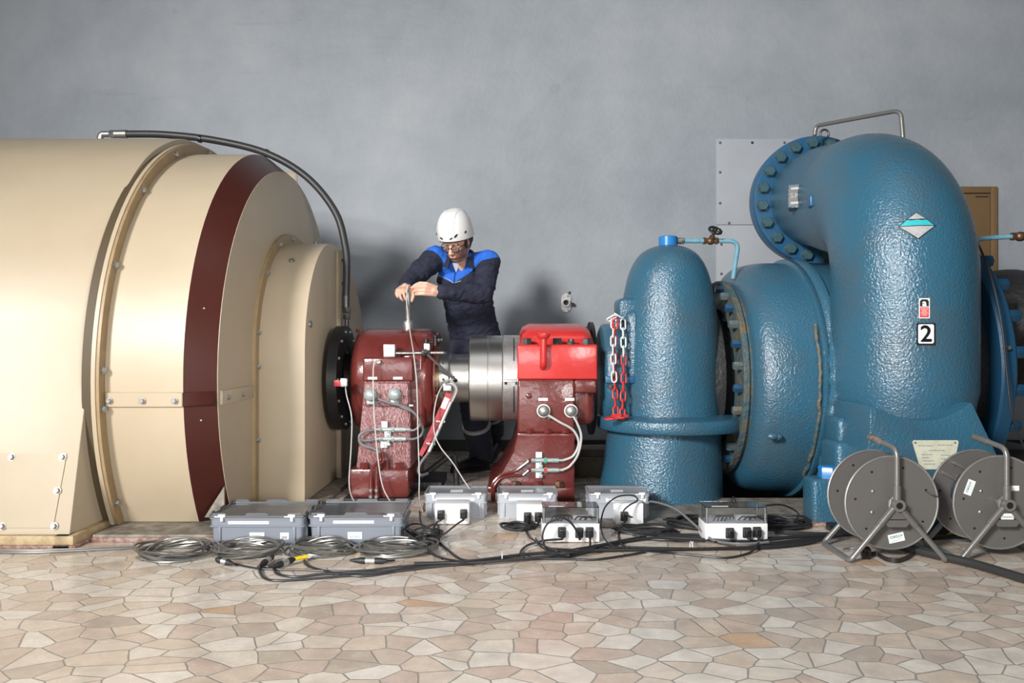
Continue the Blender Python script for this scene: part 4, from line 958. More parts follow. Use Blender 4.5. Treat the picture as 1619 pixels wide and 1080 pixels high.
# ------------------------------------------------------------------ white socket boxes
def plug(t, x, z, twist=0.0, y=0.0):
    mb = MB(); rot = Matrix.Rotation(twist, 3, 'Y'); c = V((x, y, z))
    mb.box(c+V((0, -.004, 0)), (.034, .008, .044), rot, .003); mb.box(c+V((0, -.018, 0)), (.029, .024, .038), rot, .008, 3); mb.box(c+V((0, -.026, .012)), (.020, .022, .012), rot, .004)
    p = mb.build('socket_plug', M_black, t)
    mb = MB(); mb.cyl(c+rot@V((0, -.020, -.012)), c+rot@V((0, -.034, -.022)), .008, .005, 12); mb.build('strain_relief', M_rubber, p)
    return c+rot@V((0, -.034, -.022))
def sockbox(label, w, d, h, lid, sockets, grp):
    t = thing('socket_box', label, 'junction box', (0, 0, 0), grp, True)
    MB().bx(-w/2, w/2, 0, d, .003, h, .004, 2).build('box_body', M_white, t)
    mb = MB()
    for s in (-1, 1): mb.bx(s*w*.44-.008, s*w*.44+.008, .006, d-.006, 0, .004)
    mb.build('foot_strip', M_black, t)
    if lid:
        mb = MB(); th = .003
        mb.bx(-w/2+.002, w/2-.002, 0.002, 0.002+th, h, h+lid); mb.bx(-w/2+.002, w/2-.002, d-.002-th, d-.002, h, h+lid)
        mb.bx(-w/2+.002, -w/2+.002+th, 0.006, d-.006, h, h+lid); mb.bx(w/2-.002-th, w/2-.002, .006, d-.006, h, h+lid); mb.bx(-w/2+.002, w/2-.002, .002, d-.002, h+lid, h+lid+th)
        mb.bx(-.004, .004, -.001, .003, h, h+lid)
        L_ = mb.build('clear_lid', M_glassclear, t, smooth=False)
        MB().bx(-w*.38, -w*.12, d*.10, d*.18, h+lid+.0032, h+lid+.004).build('lid_label', M_paper, L_)
        mb = MB()
        for s in (-1, 1):
            for y in (.008, d-.008): mb.cyl((s*(w/2-.009), y, h), (s*(w/2-.009), y, h+lid-.001), .005, None, 10)
        mb.build('lid_screw_post', M_alu, t)
        mb = MB()
        for k in range(4):
            x = -w*.34+k*w*.06; mb.tube(spline([V((x, .03, h+.003)), V((x+.012, .035, h+.022)), V((x+.04, .05, h+.024)), V((x+.05, .07, h+.004))], 5), .0025, 6)
        for k in range(3):
            x = w*.08+k*w*.09; mb.tube(spline([V((x, .05, h+.004)), V((x+.015, .04, h+.02)), V((x+.045, .045, h+.015)), V((x+.055, .07, h+.004))], 5), .003, 6)
        mb.build('wiring', M_cable, t)
        MB().bx(w*.06, w*.40, d*.55, d*.8, h, h+.018, .002).build('terminal_block', M_white, t)
    ends = [plug(t, *s) for s in sockets]
    return t, ends
def placed(t, ends, px, py, rz=0.0):
    place(t, px, py, rz); m = Matrix.Translation(t.location) @ Matrix.Rotation(rz, 4, 'Z'); return [m @ e for e in ends]
GB = 'white socket boxes in front of the crates'
bA, e = sockbox('white socket box with two widely spaced black plugs, before the crate at the left bearing', .160, .10, .098, 0, [(-.050, .048), (.055, .052)], GB); eA = placed(bA, e, 714.5, 830)
MB().bx(-.001, .001, -.0005, 0, .0, .001).bm.free()
bB, e = sockbox('white socket box with two close black plugs, left of the clear lid box', .124, .10, .098, 0, [(-.012, .040), (.038, .040)], GB); eB = placed(bB, e, 838, 831)
bC, e = sockbox('clear lidded white box with three black plugs before the red capped bearing', .243, .115, .082, .066, [(-.038, .046), (.035, .044), (.078, .046)], GB); eC = placed(bC, e, 902.5, 858.5)
bD, e = sockbox('white socket box with one single black plug, before the blue vessel crate', .128, .10, .102, 0, [(-.026, .044)], GB); eD = placed(bD, e, 995.5, 831)
MB().box((-.068, .02, .085), (.012, .03, .03), None, .003).build('bracket', M_white, bD)
bE, e = sockbox('clear lidded white box with three plugs standing alone before the blue spiral casing', .264, .125, .083, .066, [(-.030, .044), (.042, .046), (.084, .048)], GB); eE = placed(bE, e, 1164.5, 859)
# ------------------------------------------------------------------ cable coils
def coil(px, py, rx, ry, turns, r, m, label, group, seed, zmax=.035, tails=(), parts=()):
    rng = random.Random(seed); c = FL(px, py); pts = []; n = turns*22
    ph = [rng.uniform(0, 6) for _ in range(6)]
    for k in range(n):
        a = 2*PI*k/22; q = k/22
        s = 1 - .24*(.5+.5*math.sin(q*2.3+ph[0])) - .03*math.sin(q*5.1+ph[1])
        ox = .012*math.sin(q*1.7+ph[2]); oy = .012*math.sin(q*1.3+ph[3])
        z = r + zmax*1.25*(.5+.5*math.sin(a*1.0+q*1.9+ph[4]))*(.35+.65*(k/n))
        pts.append(c+V((rx*s*math.cos(a)+ox, ry*s*math.sin(a)+oy, z)))
    t = thing('cable_coil', label, 'cable coil', c, group)
    MB().tube(spline(pts, 2), r, 6).build('coil', m, t)
    for p in tails: MB().tube(spline(p, 8), r*.9, 6).build('cable_tail', M_cable, t)
    return t
def connector(t, a, b, m2=None):
    a, b = V(a), V(b); d = b-a
    mb = MB(); mb.lathe([(.004, 0), (.009, d.length*.18), (.0125, d.length*.3), (.0125, d.length*.42), (.0105, d.length*.43), (.0105, d.length*.67), (.0125, d.length*.68), (.0125, d.length*.85), (.006, d.length)], a, d, 12); o = mb.build('connector', M_rubber, t)
    MB().lathe([(.0115, d.length*.4), (.0115, d.length*.7)], a, d, 12).build('connector_sleeve', M_alu, o)
GK = 'coils of steel armoured cable'
k1 = coil(278, 877, .145, .125, 9, .0046, M_armour, 'steel armoured cable coil farthest left, no black connectors', GK, 1)
MB().tube(spline([FL(250, 862, .006), FL(215, 866, .006), FL(120, 871, .006), FL(40, 874, .006), FL(-60, 872, .006)]), .0045, 6).build('cable_tail', M_armour, k1)
MB().tube(spline([FL(300, 860, .006), FL(215, 863, .006), FL(120, 868, .006), FL(40, 871, .006), FL(-60, 869, .006)]), .0045, 6).build('cable_tail', M_armour, k1)
MB().cyl(FL(225, 884, .012), FL(216, 882, .012), .006).build('cable_end', M_bolt, k1)
k2 = coil(394, 874, .135, .105, 10, .0046, M_armour, 'steel armoured cable coil before the barcode crate', GK, 2)
connector(k2, FL(370, 892, .014), FL(341, 884, .03)); connector(k2, FL(410, 896, .014), FL(432, 879, .02))
k3 = coil(509, 873, .128, .105, 10, .0046, M_armour, 'steel armoured cable coil with yellow tag, between the two large grey crates', GK, 3)
connector(k3, FL(430, 897, .014), FL(466, 884, .02)); MB().tube(spline([FL(466, 884, .02), FL(475, 882, .02), FL(486, 880, .02)]), .008, 8).build('yellow_tag', M_yellow, k3)
k4 = coil(624, 873, .160, .105, 9, .0046, M_armour, 'steel armoured cable coil farthest right, before the crate at the left bearing', GK, 4)
connector(k4, FL(553, 886, .014), FL(612, 887, .014)); MB().tube([FL(612, 887, .014), FL(624, 886, .01)], .004, 6).build('cable_end', M_rubber, k4)
k5 = coil(820, 836, .075, .06, 6, .0042, M_cable, 'small loose black cable coil between socket boxes left of the clear lid box', 'black cable coils', 5, .02)
k6 = coil(1105, 832, .15, .10, 9, .0046, M_cable, 'black cable coil left of the lone clear lidded box', 'black cable coils', 6, .03)
k7 = coil(1232, 833, .13, .10, 9, .0046, M_cable, 'black cable coil right of the lone clear lidded box', 'black cable coils', 8, .03)
k8 = coil(668, 860, .075, .085, 9, .0044, M_cable, 'tangle of black cable right of the rightmost steel coil', 'black cable coils', 9, .06)
k9 = coil(1020, 842, .14, .06, 6, .0046, M_cable, 'flat black cable coil on the floor under the single plug box', 'black cable coils', 11, .02)
# ------------------------------------------------------------------ loose cables
def cable(pts, r, m, label, name='cable', group=None):
    t = tag(MB().tube(spline(pts, 8), r, 8).build(name, m), label, 'cable', group); return t
def fl(lst, z=.006): return [FL(a, b, z) for a, b in lst]
main = [(655, 894), (700, 891.5), (754, 888.5), (829, 881.5), (895, 876), (949, 865), (989, 855.6), (1040, 849), (1110, 851), (1190, 856), (1260, 851), (1320, 846), (1380, 842), (1450, 848), (1530, 845)]
G = 'black cables of the long bundle across the floor'
names = ['thick black bundle cable from the coils along the front to the reels, upper strand', 'black bundle cable, foremost strand of the long floor bundle', 'black bundle cable, middle strand of the long floor bundle', 'thin black bundle cable riding on the long floor bundle']
for k, (dy, z, r) in enumerate(((-2.6, .007, .0056), (2.6, .006, .0056), (0, .015, .0056), (-4.2, .012, .004))):
    cable([FL(x, y+dy+1.8*math.sin(i*1.3+k*2.1), z) for i, (x, y) in enumerate(main)], r, M_cable, names[k], 'floor_cable', G)
low = [(880, 876.5), (940, 871), (1000, 869.5), (1100, 869.5), (1200, 867), (1262, 861), (1310, 852), (1360, 843), (1420, 840)]
for k, (dy, z, r, lab) in enumerate(((0, .006, .0055, 'black cable of the short bundle tied with white strap, front strand'), (-3.2, .006, .005, 'black cable of the short bundle tied with white strap, rear strand'), (-1.5, .015, .0045, 'black cable of the short bundle tied with white strap, top strand'))):
    cable([FL(x, y+dy+1.3*math.sin(i*1.7+k*2.4), z) for i, (x, y) in enumerate(low)], r, M_cable, lab, 'floor_cable', 'black cables of the strapped bundle')
def tie(px, py, label):
    c = FL(px, py); mb = MB(); pts = [c+V((0, .024*math.cos(2*PI*k/12), .014+.017*math.sin(2*PI*k/12))) for k in range(12)]
    mb.tube(pts, .0022, 6, True); mb.tube([c+V((0, -.022, .024)), c+V((0, -.032, .04))], .0016, 6)
    tag(mb.build('cable_tie', M_white), label, 'cable tie')
tie(794, 885, 'white cable tie round the bundle left of the clear lid box'); tie(1093, 868.5, 'white cable tie round the bundle left of the lone clear box')
cable(fl([(411, 905), (412, 897), (430, 897), (440, 908), (470, 912), (520, 907), (600, 904), (655, 897), (700, 893)], .006), .005, M_cable, 'thin black cable looping out in front of the steel coils', 'floor_cable')
cable(fl([(408, 896), (418, 914), (450, 918), (540, 911), (620, 904), (690, 896), (750, 891)], .0055), .0045, M_cable, 'foremost thin black cable curving in front of the steel coils', 'floor_cable')
cable(fl([(372, 892), (410, 899), (470, 901), (560, 903), (640, 895), (700, 892)], .0045), .004, M_cable, 'thin black cable running from the barcode crate coil to the bundle', 'floor_cable')
cable(fl([(481, 886), (490, 896), (530, 906), (575, 911), (630, 903), (690, 894)], .0048), .0045, M_cable, 'thin black cable crossing behind the loop before the yellow tag coil', 'floor_cable')
cable(fl([(680, 858), (692, 856), (706, 868), (728, 884), (760, 888)], .0055), .0045, M_cable, 'thin black cable leaving the dark tangle toward the bundle', 'floor_cable')
def drop(e, pts, r, m, label, name='plug_cable', group='cables from the plugs'): return cable([e]+pts, r, m, label, name, group)
e = eA[0]; drop(e, [P(691, 826, 3.6), FL(684, 838, .01), FL(680, 852, .008), FL(672, 866, .012), FL(690, 880, .008), FL(735, 889, .03)], .0042, M_cable, 'black cable from the left plug beside the left bearing')
e = eA[1]; drop(e, [P(722, 829, 3.6), FL(704, 843, .01), FL(685, 852, .02), FL(676, 868, .03), FL(700, 884, .012)], .0042, M_cable, 'black cable from the right plug beside the left bearing')
e = eB[0]; drop(e, [P(831, 836, 3.6), P(836, 848, 3.45), FL(848, 857, .008), FL(862, 868, .006), FL(900, 874, .03)], .004, M_cable, 'black cable from the left one of the close plugs')
e = eB[1]; drop(e, [P(845, 838, 3.6), P(846, 848, 3.5), FL(852, 858, .008), FL(880, 872, .034)], .004, M_cable, 'black cable from the right one of the close plugs')
e = eC[0]; drop(e, [P(860, 855, 3.30), P(835, 862, 3.28), FL(823, 873, .008), FL(830, 880, .02), FL(860, 883, .008), FL(905, 884, .006), FL(940, 885, .006), FL(985, 879, .006), FL(1020, 873, .006)], .0048, M_cable, 'black cable bulging left from the left plug of the box by the red bearing')
e = eC[1]; drop(e, [P(909, 835, 3.30), P(897, 822, 3.29), P(884, 820, 3.28), P(866, 828, 3.28), P(858, 845, 3.28), P(860, 860, 3.27), FL(868, 872, .010), FL(890, 875, .03), FL(940, 868, .03)], .0045, M_cable, 'black cable arching over the front of the clear lid box by the red bearing')
e = eC[2]; drop(e, [P(933, 862, 3.29), P(930, 867, 3.28), FL(918, 870, .02), FL(880, 868, .008), FL(863, 867, .012), FL(868, 874, .02), FL(900, 878, .02)], .0045, M_cable, 'black cable dropping from the right plug of the clear lid box by the red bearing')
e = eD[0]; drop(e, [P(980, 832, 3.58), P(978, 845, 3.5), FL(980, 858, .01), FL(992, 867, .02)], .0042, M_cable, 'black cable hanging down from the single plug')
cable([P(1000, 818, 3.60), P(990, 815, 3.58), P(986, 808, 3.58), P(995, 799, 3.62), P(1007, 792, 3.66), P(1006, 786, 3.68), P(995, 783, 3.66), P(975, 786, 3.62), P(958, 800, 3.58), P(951, 820, 3.55), P(951, 838, 3.45), FL(958, 855, .02), FL(975, 866, .02)], .0035, M_cable, 'thin black lead making a tall loop before the blue vessel crate', 'plug_cable', 'cables from the plugs')
e = eE[0]; drop(e, [P(1157, 853, 3.30), FL(1150, 857, .01), FL(1120, 855, .012), FL(1060, 853, .02)], .0045, M_cable, 'black cable from the left plug of the lone clear box')
e = eE[1]; drop(e, [P(1186, 851, 3.28), P(1182, 855, 3.27), FL(1165, 858, .010), FL(1130, 857, .02)], .0045, M_cable, 'black cable from the middle plug of the lone clear box')
e = eE[2]; drop(e, [P(1202, 853, 3.28), P(1197, 862, 3.22), FL(1185, 874, .008), FL(1150, 882, .006), FL(1110, 879, .006), FL(1060, 874, .006), FL(1020, 871, .03)], .0048, M_cable, 'black cable sweeping forward from the right plug of the lone clear box')
cable([P(1028, 793, 3.8), P(1045, 796, 3.7), P(1070, 806, 3.6), P(1093, 825, 3.5), P(1110, 840, 3.42), FL(1130, 855, .02), FL(1170, 860, .03), FL(1215, 857, .03)], .0055, M_greycable, 'grey cable arching from the blue vessel crate over the floor to the right', 'floor_cable')
cable([P(1159, 796, 3.46), P(1157, 790, 3.48), P(1160, 786, 3.52), P(1164, 795, 3.5)], .0035, M_cable, 'tiny black cable loop sticking up behind the lone clear box', 'floor_cable')
cable([P(1190, 806, 3.50), P(1215, 799, 3.55), P(1240, 799, 3.6), P(1262, 812, 3.62), FL(1255, 824, .05), FL(1235, 828, .03)], .0042, M_cable, 'black cable bow standing behind the lone clear box', 'floor_cable')
for k in range(4):
    cable([FL(1225, 838+k*1.5, .006+.006*(k % 2)), FL(1270, 842+k*1.2, .006), FL(1315, 843+k, .006), FL(1390, 838+k, .006), FL(1500, 836+k, .006)], .005, M_cable, ['black cable along the slab edge to the reels, rearmost', 'black cable along the slab edge to the reels, second from rear', 'black cable along the slab edge to the reels, third from rear', 'black cable along the slab edge to the reels, front one'][k], 'floor_cable', 'cables at the slab edge')
for k in range(4):
    cable([FL(1000+k*8, 846+k*2.2, .006), FL(1060, 848+k*2, .006+.005*(k % 2)), FL(1110, 848+k*1.6, .006), FL(1160, 851+k, .005)], .0048, M_cable, ['black cable at the lone clear box left side, rearmost', 'black cable at the lone clear box left side, second from rear', 'black cable at the lone clear box left side, third from rear', 'black cable at the lone clear box left side, front one'][k], 'floor_cable', 'cables left of the lone clear box')
cable([FL(1392, 852, .018), FL(1440, 868, .018), FL(1490, 880, .018), FL(1545, 893, .018), FL(1619, 915, .018), FL(1700, 938, .018)], .0175, M_hose, 'thick black hose running from under the reels to the right edge', 'floor_hose')
# white signal leads from the machine
GLD = 'pale signal leads hanging from the bearings'
cable([P(644, 452, 4.66), P(643, 480, 4.655), P(648, 522, 4.54), P(654, 560, 4.30), P(659, 610, 4.27), P(661, 690, 4.24), P(663, 750, 4.22), P(663, 785, 4.20), FL(668, 808, .006)], .0035, M_whitecable, 'pale lead from the held probe straight down past the left bearing', 'signal_lead', GLD)
cable([P(600, 571, 4.29), P(592, 573, 4.27), P(590, 600, 4.255), P(592, 660, 4.245), P(597, 720, 4.22), P(604, 765, 4.20), P(614, 788, 4.18), FL(628, 805, .006)], .0035, M_whitecable, 'pale lead from the left bearing cap down between its pipes', 'signal_lead', GLD)
cable([P(545, 600, 4.33), P(548, 625, 4.33), P(556, 660, 4.31), P(555, 710, 4.3), P(552, 760, 4.28), P(556, 785, 4.2), FL(570, 806, .006)], .0035, M_whitecable, 'pale lead along the left side of the left bearing', 'signal_lead', GLD)
cable([tip+V((-.004, -.012, 0)), P(704, 604, 4.48), P(692, 625, 4.42), P(686, 655, 4.38), P(687, 685, 4.35), P(697, 708, 4.3), P(716, 732, 4.2), P(735, 762, 4.05), P(745, 775, 3.97)], .0035, M_whitecable, 'pale lead from the shaft sensor down to the small crate beside it', 'signal_lead', GLD)
cable([FL(663, 808, .005), FL(668, 830, .005), FL(690, 840, .02)], .0035, M_cable, 'short black lead left of the socket box with widely spaced plugs', 'floor_cable')
# ------------------------------------------------------------------ cable reels
def reel(label, full, hx):
    t = thing('cable_reel', label, 'cable reel', (0, 0, 0), 'metal cable reels on the right', True)
    H = .222; r = .183; y0, y1 = .035, .205        # disc planes; local y runs away from the viewer
    for k, y in enumerate((y0, y1)):
        mb = MB()
        if k == 1 and full:
            mb.ring((0, y, H), (0, 1, 0), .10, r-.004, .003, 72); mb.ring((0, y, H), (0, 1, 0), .02, .055, .003, 40)
            for a in range(6): q = 2*PI*a/6+.3; mb.cyl((.05*math.cos(q), y+.0015, H+.05*math.sin(q)), (.105*math.cos(q), y+.0015, H+.105*math.sin(q)), .012)
        else:
            mb.ring((0, y, H), (0, 1, 0), .018, r-.004, .003, 72)
        d = mb.build('side_disc', M_hammer, t)
        MB().tube([V((r*math.cos(2*PI*i/72)*.985, y+.0015, H+r*math.sin(2*PI*i/72)*.985)) for i in range(72)], .0045, 8, True).build('rim_wire', M_rim, d)
        mb = MB()
        for a in range(7):
            q = 2*PI*a/7+.35; c = V((.142*math.cos(q), y-.0006, H+.142*math.sin(q))); mb.cyl(c, c+V((0, .005, 0)), .0048, None, 12)
        mb.build('disc_hole', M_black, d)
        for q in (2.6, 3.6):
            MB().sph((.085*math.cos(q), y, H+.085*math.sin(q)), (.0075, .005, .0075), 10).build('rivet', M_bolt, d)
    MB().cyl((0, y0+.003, H), (0, y1, H), .072, None, 40).build('drum_core', M_hammer, t)
    if full:
        mb = MB()
        for q in range(2):
            pts = []
            n = 12
            for k in range(n*28):
                a = 2*PI*k/28; yy = y0+.012+(y1-y0-.022)*((k/28)/n if q == 0 else 1-(k/28)/n); rr = (.088 if q == 0 else .100)+.0015*math.sin(k*.37)
                pts.append(V((rr*math.cos(a), yy, H+rr*math.sin(a))))
            mb.tube(pts, .0062, 6)
        mb.build('wound_cable', M_cable, t)
        mb = MB(); mb.box((-.06, y1-.008, H+.115), (.075, .008, .014), Matrix.Rotation(.5, 3, 'Y'), .002); mb.box((-.105, y1-.008, H+.075), (.075, .008, .014), Matrix.Rotation(.5, 3, 'Y'), .002); mb.build('cable_guide', M_hammertube, t)
    mb = MB(); mb.tube([V((0, -.015, H)), V((0, y1+.045, H))], .016, 16); mb.ring((0, -.030, H), (0, 1, 0), .013, .0235, .05, 24); mb.build('axle', M_hammertube, t)
    MB().cyl((0, -.022, H), (0, -.0295, H), .0135).build('axle_cap', M_black, t)
    # Y shaped stand: front and rear A legs joined by floor tubes
    fx = .185; tr = .0105
    mb = MB()
    for s in (-1, 1):
        mb.tube(fillet([V((s*.012, -.008, H-.012)), V((s*fx, -.02, tr)), V((s*fx, .245, tr)), V((s*.012, .235, H-.012))], .02, 4), tr, 12)
    mb.tube([V((-.0, .235, H-.02)), V((0, .235, H+.03))], .014, 12)
    mb.build('stand', M_hammertube, t)
    mb = MB()
    for s in (-1, 1):
        a = V((s*.014, -.008, H-.014)); b = V((s*fx, -.02, tr)); mb.tube([a, a.lerp(b, .33)], .0135, 12)
    mb.prism([V((-.06, -.012, H-.055)), V((.06, -.012, H-.055)), V((.035, -.012, H-.085)), V((-.035, -.012, H-.085))], (0, .004, 0)); mb.prism([V((-.012, -.012, H-.01)), V((.012, -.012, H-.01)), V((.062, -.012, H-.058)), V((-.062, -.012, H-.058))], (0, .004, 0))
    mb.tube([V((0, -.008, H+.01)), V((0, -.008, H+.075))], .0155, 14)
    mb.build('stand_socket', M_hammer, t)
    top = H+.215
    hp = fillet([V((0, -.008, H+.06)), V((0, -.008, top)), V((hx, .15, top+.026))], .035, 6)
    MB().tube(hp, .0105, 12).build('handle', M_hammertube, t)
    d = (hp[-1]-hp[-8]).normalized() if len(hp) > 8 else V((0, 1, 0)); d = (V((hx, .15, top+.026))-V((0, -.008, top))).normalized()
    mb = MB(); mb.tube([hp[-1]-d*.075, hp[-1]-d*.07, hp[-1]+d*.004, hp[-1]+d*.010], [.011, .0135, .0135, .008], 12); mb.build('grip', M_rust if not full else M_hammer, t)
    mb = MB(); mb.tube(fillet([V((-.022, -.004, H+.02)), V((-.03, -.006, H-.01)), V((-.012, -.006, H-.02)), V((.0, -.004, H+.04)), V((-.02, -.004, H+.02))], .01, 4), .0055, 8); mb.build('winding_catch', M_hammertube, t)
    return t
r1 = reel('empty grey metal cable reel with rusty grip standing on the left', False, -.03)
def rot_label(o, ang, wd, ht, t):
    a = math.radians(ang); hydro_label(o, (math.cos(a), 0, math.sin(a)), (-math.sin(a), 0, math.cos(a)), wd, ht, t)
rot_label((.018, .0345, .085), 193-360, .062, .034, r1)
mb = MB()
for k, (x, z, w_, h_) in enumerate(((.022, .085, .012, .03), (.022, .045, .012, .03), (.024, .01, .012, .022), (.03, -.02, .014, .012), (.02, .115, .01, .02))):
    mb.box((x, .0345, .222+z), (w_, .001, h_))
mb.build('stamped_lettering', M_black, r1)
MB().tube(spline([V((.142*.96, .034, .265)), V((.15, .02, .255)), V((.17, .012, .25)), V((.19, .02, .243)), V((.20, .022, .236))], 6), .0022, 6).build('wire_twist', M_cable, r1)
r1.location = FL(1420.5, 891); r1.location = (r1.location.x, r1.location.y+.02, 0)
r2 = reel('grey metal cable reel wound with black cable standing at the right edge', True, -.03)
rot_label((-.118, .0345, .222+.058), 250-360, .060, .030, r2)
r2.location = V((1.905, 3.075, 0))
lb2 = flat(MB(), (.0, -.0125, .222-.045), (1, 0, 0), (0, 0, 1), rect(.048, .023), .0008).build('serial_label', M_paper, r2)
mb = MB(); 
for k in range(7): flat(mb, (-.018+.006*k, -.0134, .222-.047), (1, 0, 0), (0, 0, 1), rect(.003, .007), .0003)
mb.build('label_lettering', M_ink, lb2)
mb = MB(); mb.box((.055, .034, .222+.055), (.04, .001, .02)); mb.build('disc_label', M_paper, r2)
# strap lying under the left reel and yellow tape bits
t = thing('webbing_strap', 'black webbing strap with buckle lying under the left cable reel', 'strap', FL(1400, 880))
mb = MB(); ps = spline([FL(1371, 880, .02), FL(1385, 876, .012), FL(1400, 884, .010), FL(1420, 887, .010), FL(1437, 881, .012), FL(1450, 872, .012)], 6)
for a, b in zip(ps, ps[1:]): mb.poly([a+V((0, 0, -.008)), b+V((0, 0, -.008)), b+V((0, 0, .010)), a+V((0, 0, .010)), a+V((0, .003, -.008)), b+V((0, .003, -.008)), b+V((0, .003, .010)), a+V((0, .003, .010))], [(0, 1, 2, 3), (7, 6, 5, 4), (3, 2, 6, 7), (0, 4, 5, 1)])
mb.build('strap_band', M_rubber, t)
c = FL(1369, 884); MB().box(c+V((0, 0, .024)), (.03, .03, .045), Matrix.Rotation(.3, 3, 'X'), .005).build('buckle', M_black, t)
MB().tube(spline([FL(1333, 868, .006), FL(1345, 867, .006), FL(1360, 870, .006)], 5), .003, 6).build('buckle_hook', M_bolt, t)
for px, lab in ((1338, 'black and yellow hazard cover on the cables left of the left reel'), (1492, 'black and yellow hazard cover on the cables between the two reels')):
    t = thing('cable_cover', lab, 'cable cover', FL(px, 846)); c = FL(px, 846)
    MB().bx(c.x-.05, c.x+.06, c.y+.0, c.y+.11, 0, .034, .008).build('cover_base', M_black, t)
    mb = MB(); q = c+V((.012, -.001, .002)); mb.prism([q, q+V((.045, 0, 0)), q+V((.045, 0, .029))], (0, .004, 0)); mb.build('hazard_stripe', M_yellow, t)
# ------------------------------------------------------------------ worker
pe = thing('person', 'person in navy and royal blue overalls and white helmet leaning over the left bearing', 'person', FL(745, 742))
def N3(p, s): return noise.noise(V(p)*s)
def two_tone(name, c1, c2, rough, src, bump=None):
    m = mat(name, c1, rough, 0, bump); nt = m.node_tree; b = nt.nodes['Principled BSDF']
    a = nd(nt, 'ShaderNodeAttribute'); a.attribute_name = 'panel'
    rp = ramp(nt, [(.49, (0, 0, 0)), (.51, (1, 1, 1))] if src == 0 else [(.40, (0, 0, 0)), (.60, (1, 1, 1))])
    ma = nd(nt, 'ShaderNodeMath', operation='ADD'); ma.inputs[1].default_value = .5; nt.links.new(a.outputs['Fac'], ma.inputs[0]); nt.links.new(ma.outputs[0], rp.inputs['Fac'])
    n = nd(nt, 'ShaderNodeTexNoise', **{'Scale': 9.0 if src == 0 else 120.0, 'Detail': 4.0}); tc = nd(nt, 'ShaderNodeTexCoord'); nt.links.new(tc.outputs['Object'], n.inputs['Vector'])
    cs = []
    for c in (c1, c2):
        r_ = ramp(nt, [(.35, c), (.7, [x*1.25 for x in c] if src == 0 else [x*(1.06 if c is c1 else 1.7) for x in c])]); nt.links.new(n.outputs['Fac'], r_.inputs['Fac']); cs.append(r_)
    mx = nd(nt, 'ShaderNodeMix', data_type='RGBA'); nt.links.new(rp.outputs[0], mx.inputs['Factor']); nt.links.new(cs[0].outputs[0], mx.inputs[6]); nt.links.new(cs[1].outputs[0], mx.inputs[7])
    nt.links.new(mx.outputs[2], b.inputs['Base Color']); return m
M_jacket = two_tone('two_tone_workwear', (.017, .020, .040), (.020, .135, .62), .83, 0, (700, .3, .002))
M_face = two_tone('skin_with_stubble', (.70, .42, .31), (.24, .125, .085), .47, 1)
def shaded(name, me, m, parent, wr=0.0, fn=None, mats=None):
    if wr:
        me.update(); NS = [(v.co.copy(), v.normal.copy()) for v in me.vertices]
        for v, (p, n) in zip(me.vertices, NS):
            a = N3((p.x*1.0, p.y*1.0, p.z*1.6), 9)+.6*N3((p.x*1.3+p.z*.9, p.y, p.z*2.2-p.x*1.1), 17)
            v.co = p + n*wr*(abs(a)*1.6-.55)
    o = link(name, me, mats or m, parent)
    if fn:
        o0 = ORI[o.name]; at = o.data.attributes.new('panel', 'FLOAT', 'POINT')
        at.data.foreach_set('value', [fn(v.co+o0) for v in o.data.vertices])
    return o
# joints
pel = P(752, 527, 5.36); che = P(733, 440, 5.22); nck = P(727, 403, 5.12)
shR = P(690, 407, 5.12); shL = P(773, 414, 5.10)
elR = P(650, 446, 4.98); wrR = P(640, 457, 4.79)
elL = P(763, 464, 4.90); wrL = P(692, 461, 4.745)
hipR = P(738, 540, 5.34); hipL = P(770, 540, 5.40)
knR = P(747, 640, 5.12); anR = P(762, 728, 5.30)
knL = P(774, 630, 5.42); anL = P(783, 690, 5.74)
eye = P(713, 392, 4.93)
hf = V((-.33, -.80, -.50)).normalized(); hu = (V((.05, 0, 1))-hf*V((.05, 0, 1)).dot(hf)).normalized(); hr = hf.cross(hu).normalized()   # facing, up, the person's right
def HD(r, u, f): return hc + hr*r + hu*u + hf*f
hc = eye - hf*.088
# --- body: head, neck, torso, arms, hands, legs in one skin
mb = MB()
R3 = Matrix((hr, hf, hu)).transposed()
mb.sph(HD(0, .035, -.012), (.074, .096, .092), 24, R3)
mb.sph(HD(0, -.035, .030), (.058, .066, .075), 20, R3)
mb.sph(HD(0, -.088, .052), (.030, .026, .024), 14, R3)
mb.cap(HD(-.045, -.06, .01), HD(-.018, -.092, .05), .018, .016); mb.cap(HD(.045, -.06, .01), HD(.018, -.092, .05), .018, .016)
mb.cap(HD(-.035, .022, .078), HD(.035, .022, .078), .013)
mb.cap(HD(0, .010, .088), HD(0, -.028, .110), .009, .0125); mb.sph(HD(0, -.030, .112), .0125, 10); mb.sph(HD(-.011, -.034, .100), .009, 8); mb.sph(HD(.011, -.034, .100), .009, 8)
mb.cap(HD(-.018, -.056, .088), HD(.018, -.056, .088), .0062); mb.cap(HD(-.015, -.0655, .087), HD(.015, -.0655, .087), .0066)
for s in (-1, 1):
    mb.sph(HD(s*.040, -.012, .070), (.022, .018, .018), 10, R3)
    mb.sph(HD(s*.075, -.01, -.005), (.010, .020, .032), 10, R3)
mb.chain([HD(0, -.05, -.03), nck, che], [.056, .056, .07])
mb.sph(che, (.13, .075, .13)); mb.chain([che, pel], [.09, .09]); mb.sph(pel, (.135, .09, .09))
mb.chain([V((che.x, che.y, che.z+.06)), shR], [.06, .05]); mb.chain([V((che.x, che.y, che.z+.06)), shL], [.06, .05])
mb.chain([shR, elR, wrR], [.052, .040, .028]); mb.chain([shL, elL, wrL], [.052, .040, .028])
mb.chain([hipR, knR, anR], [.085, .058, .042]); mb.chain([hipL, knL, anL], [.085, .058, .042])
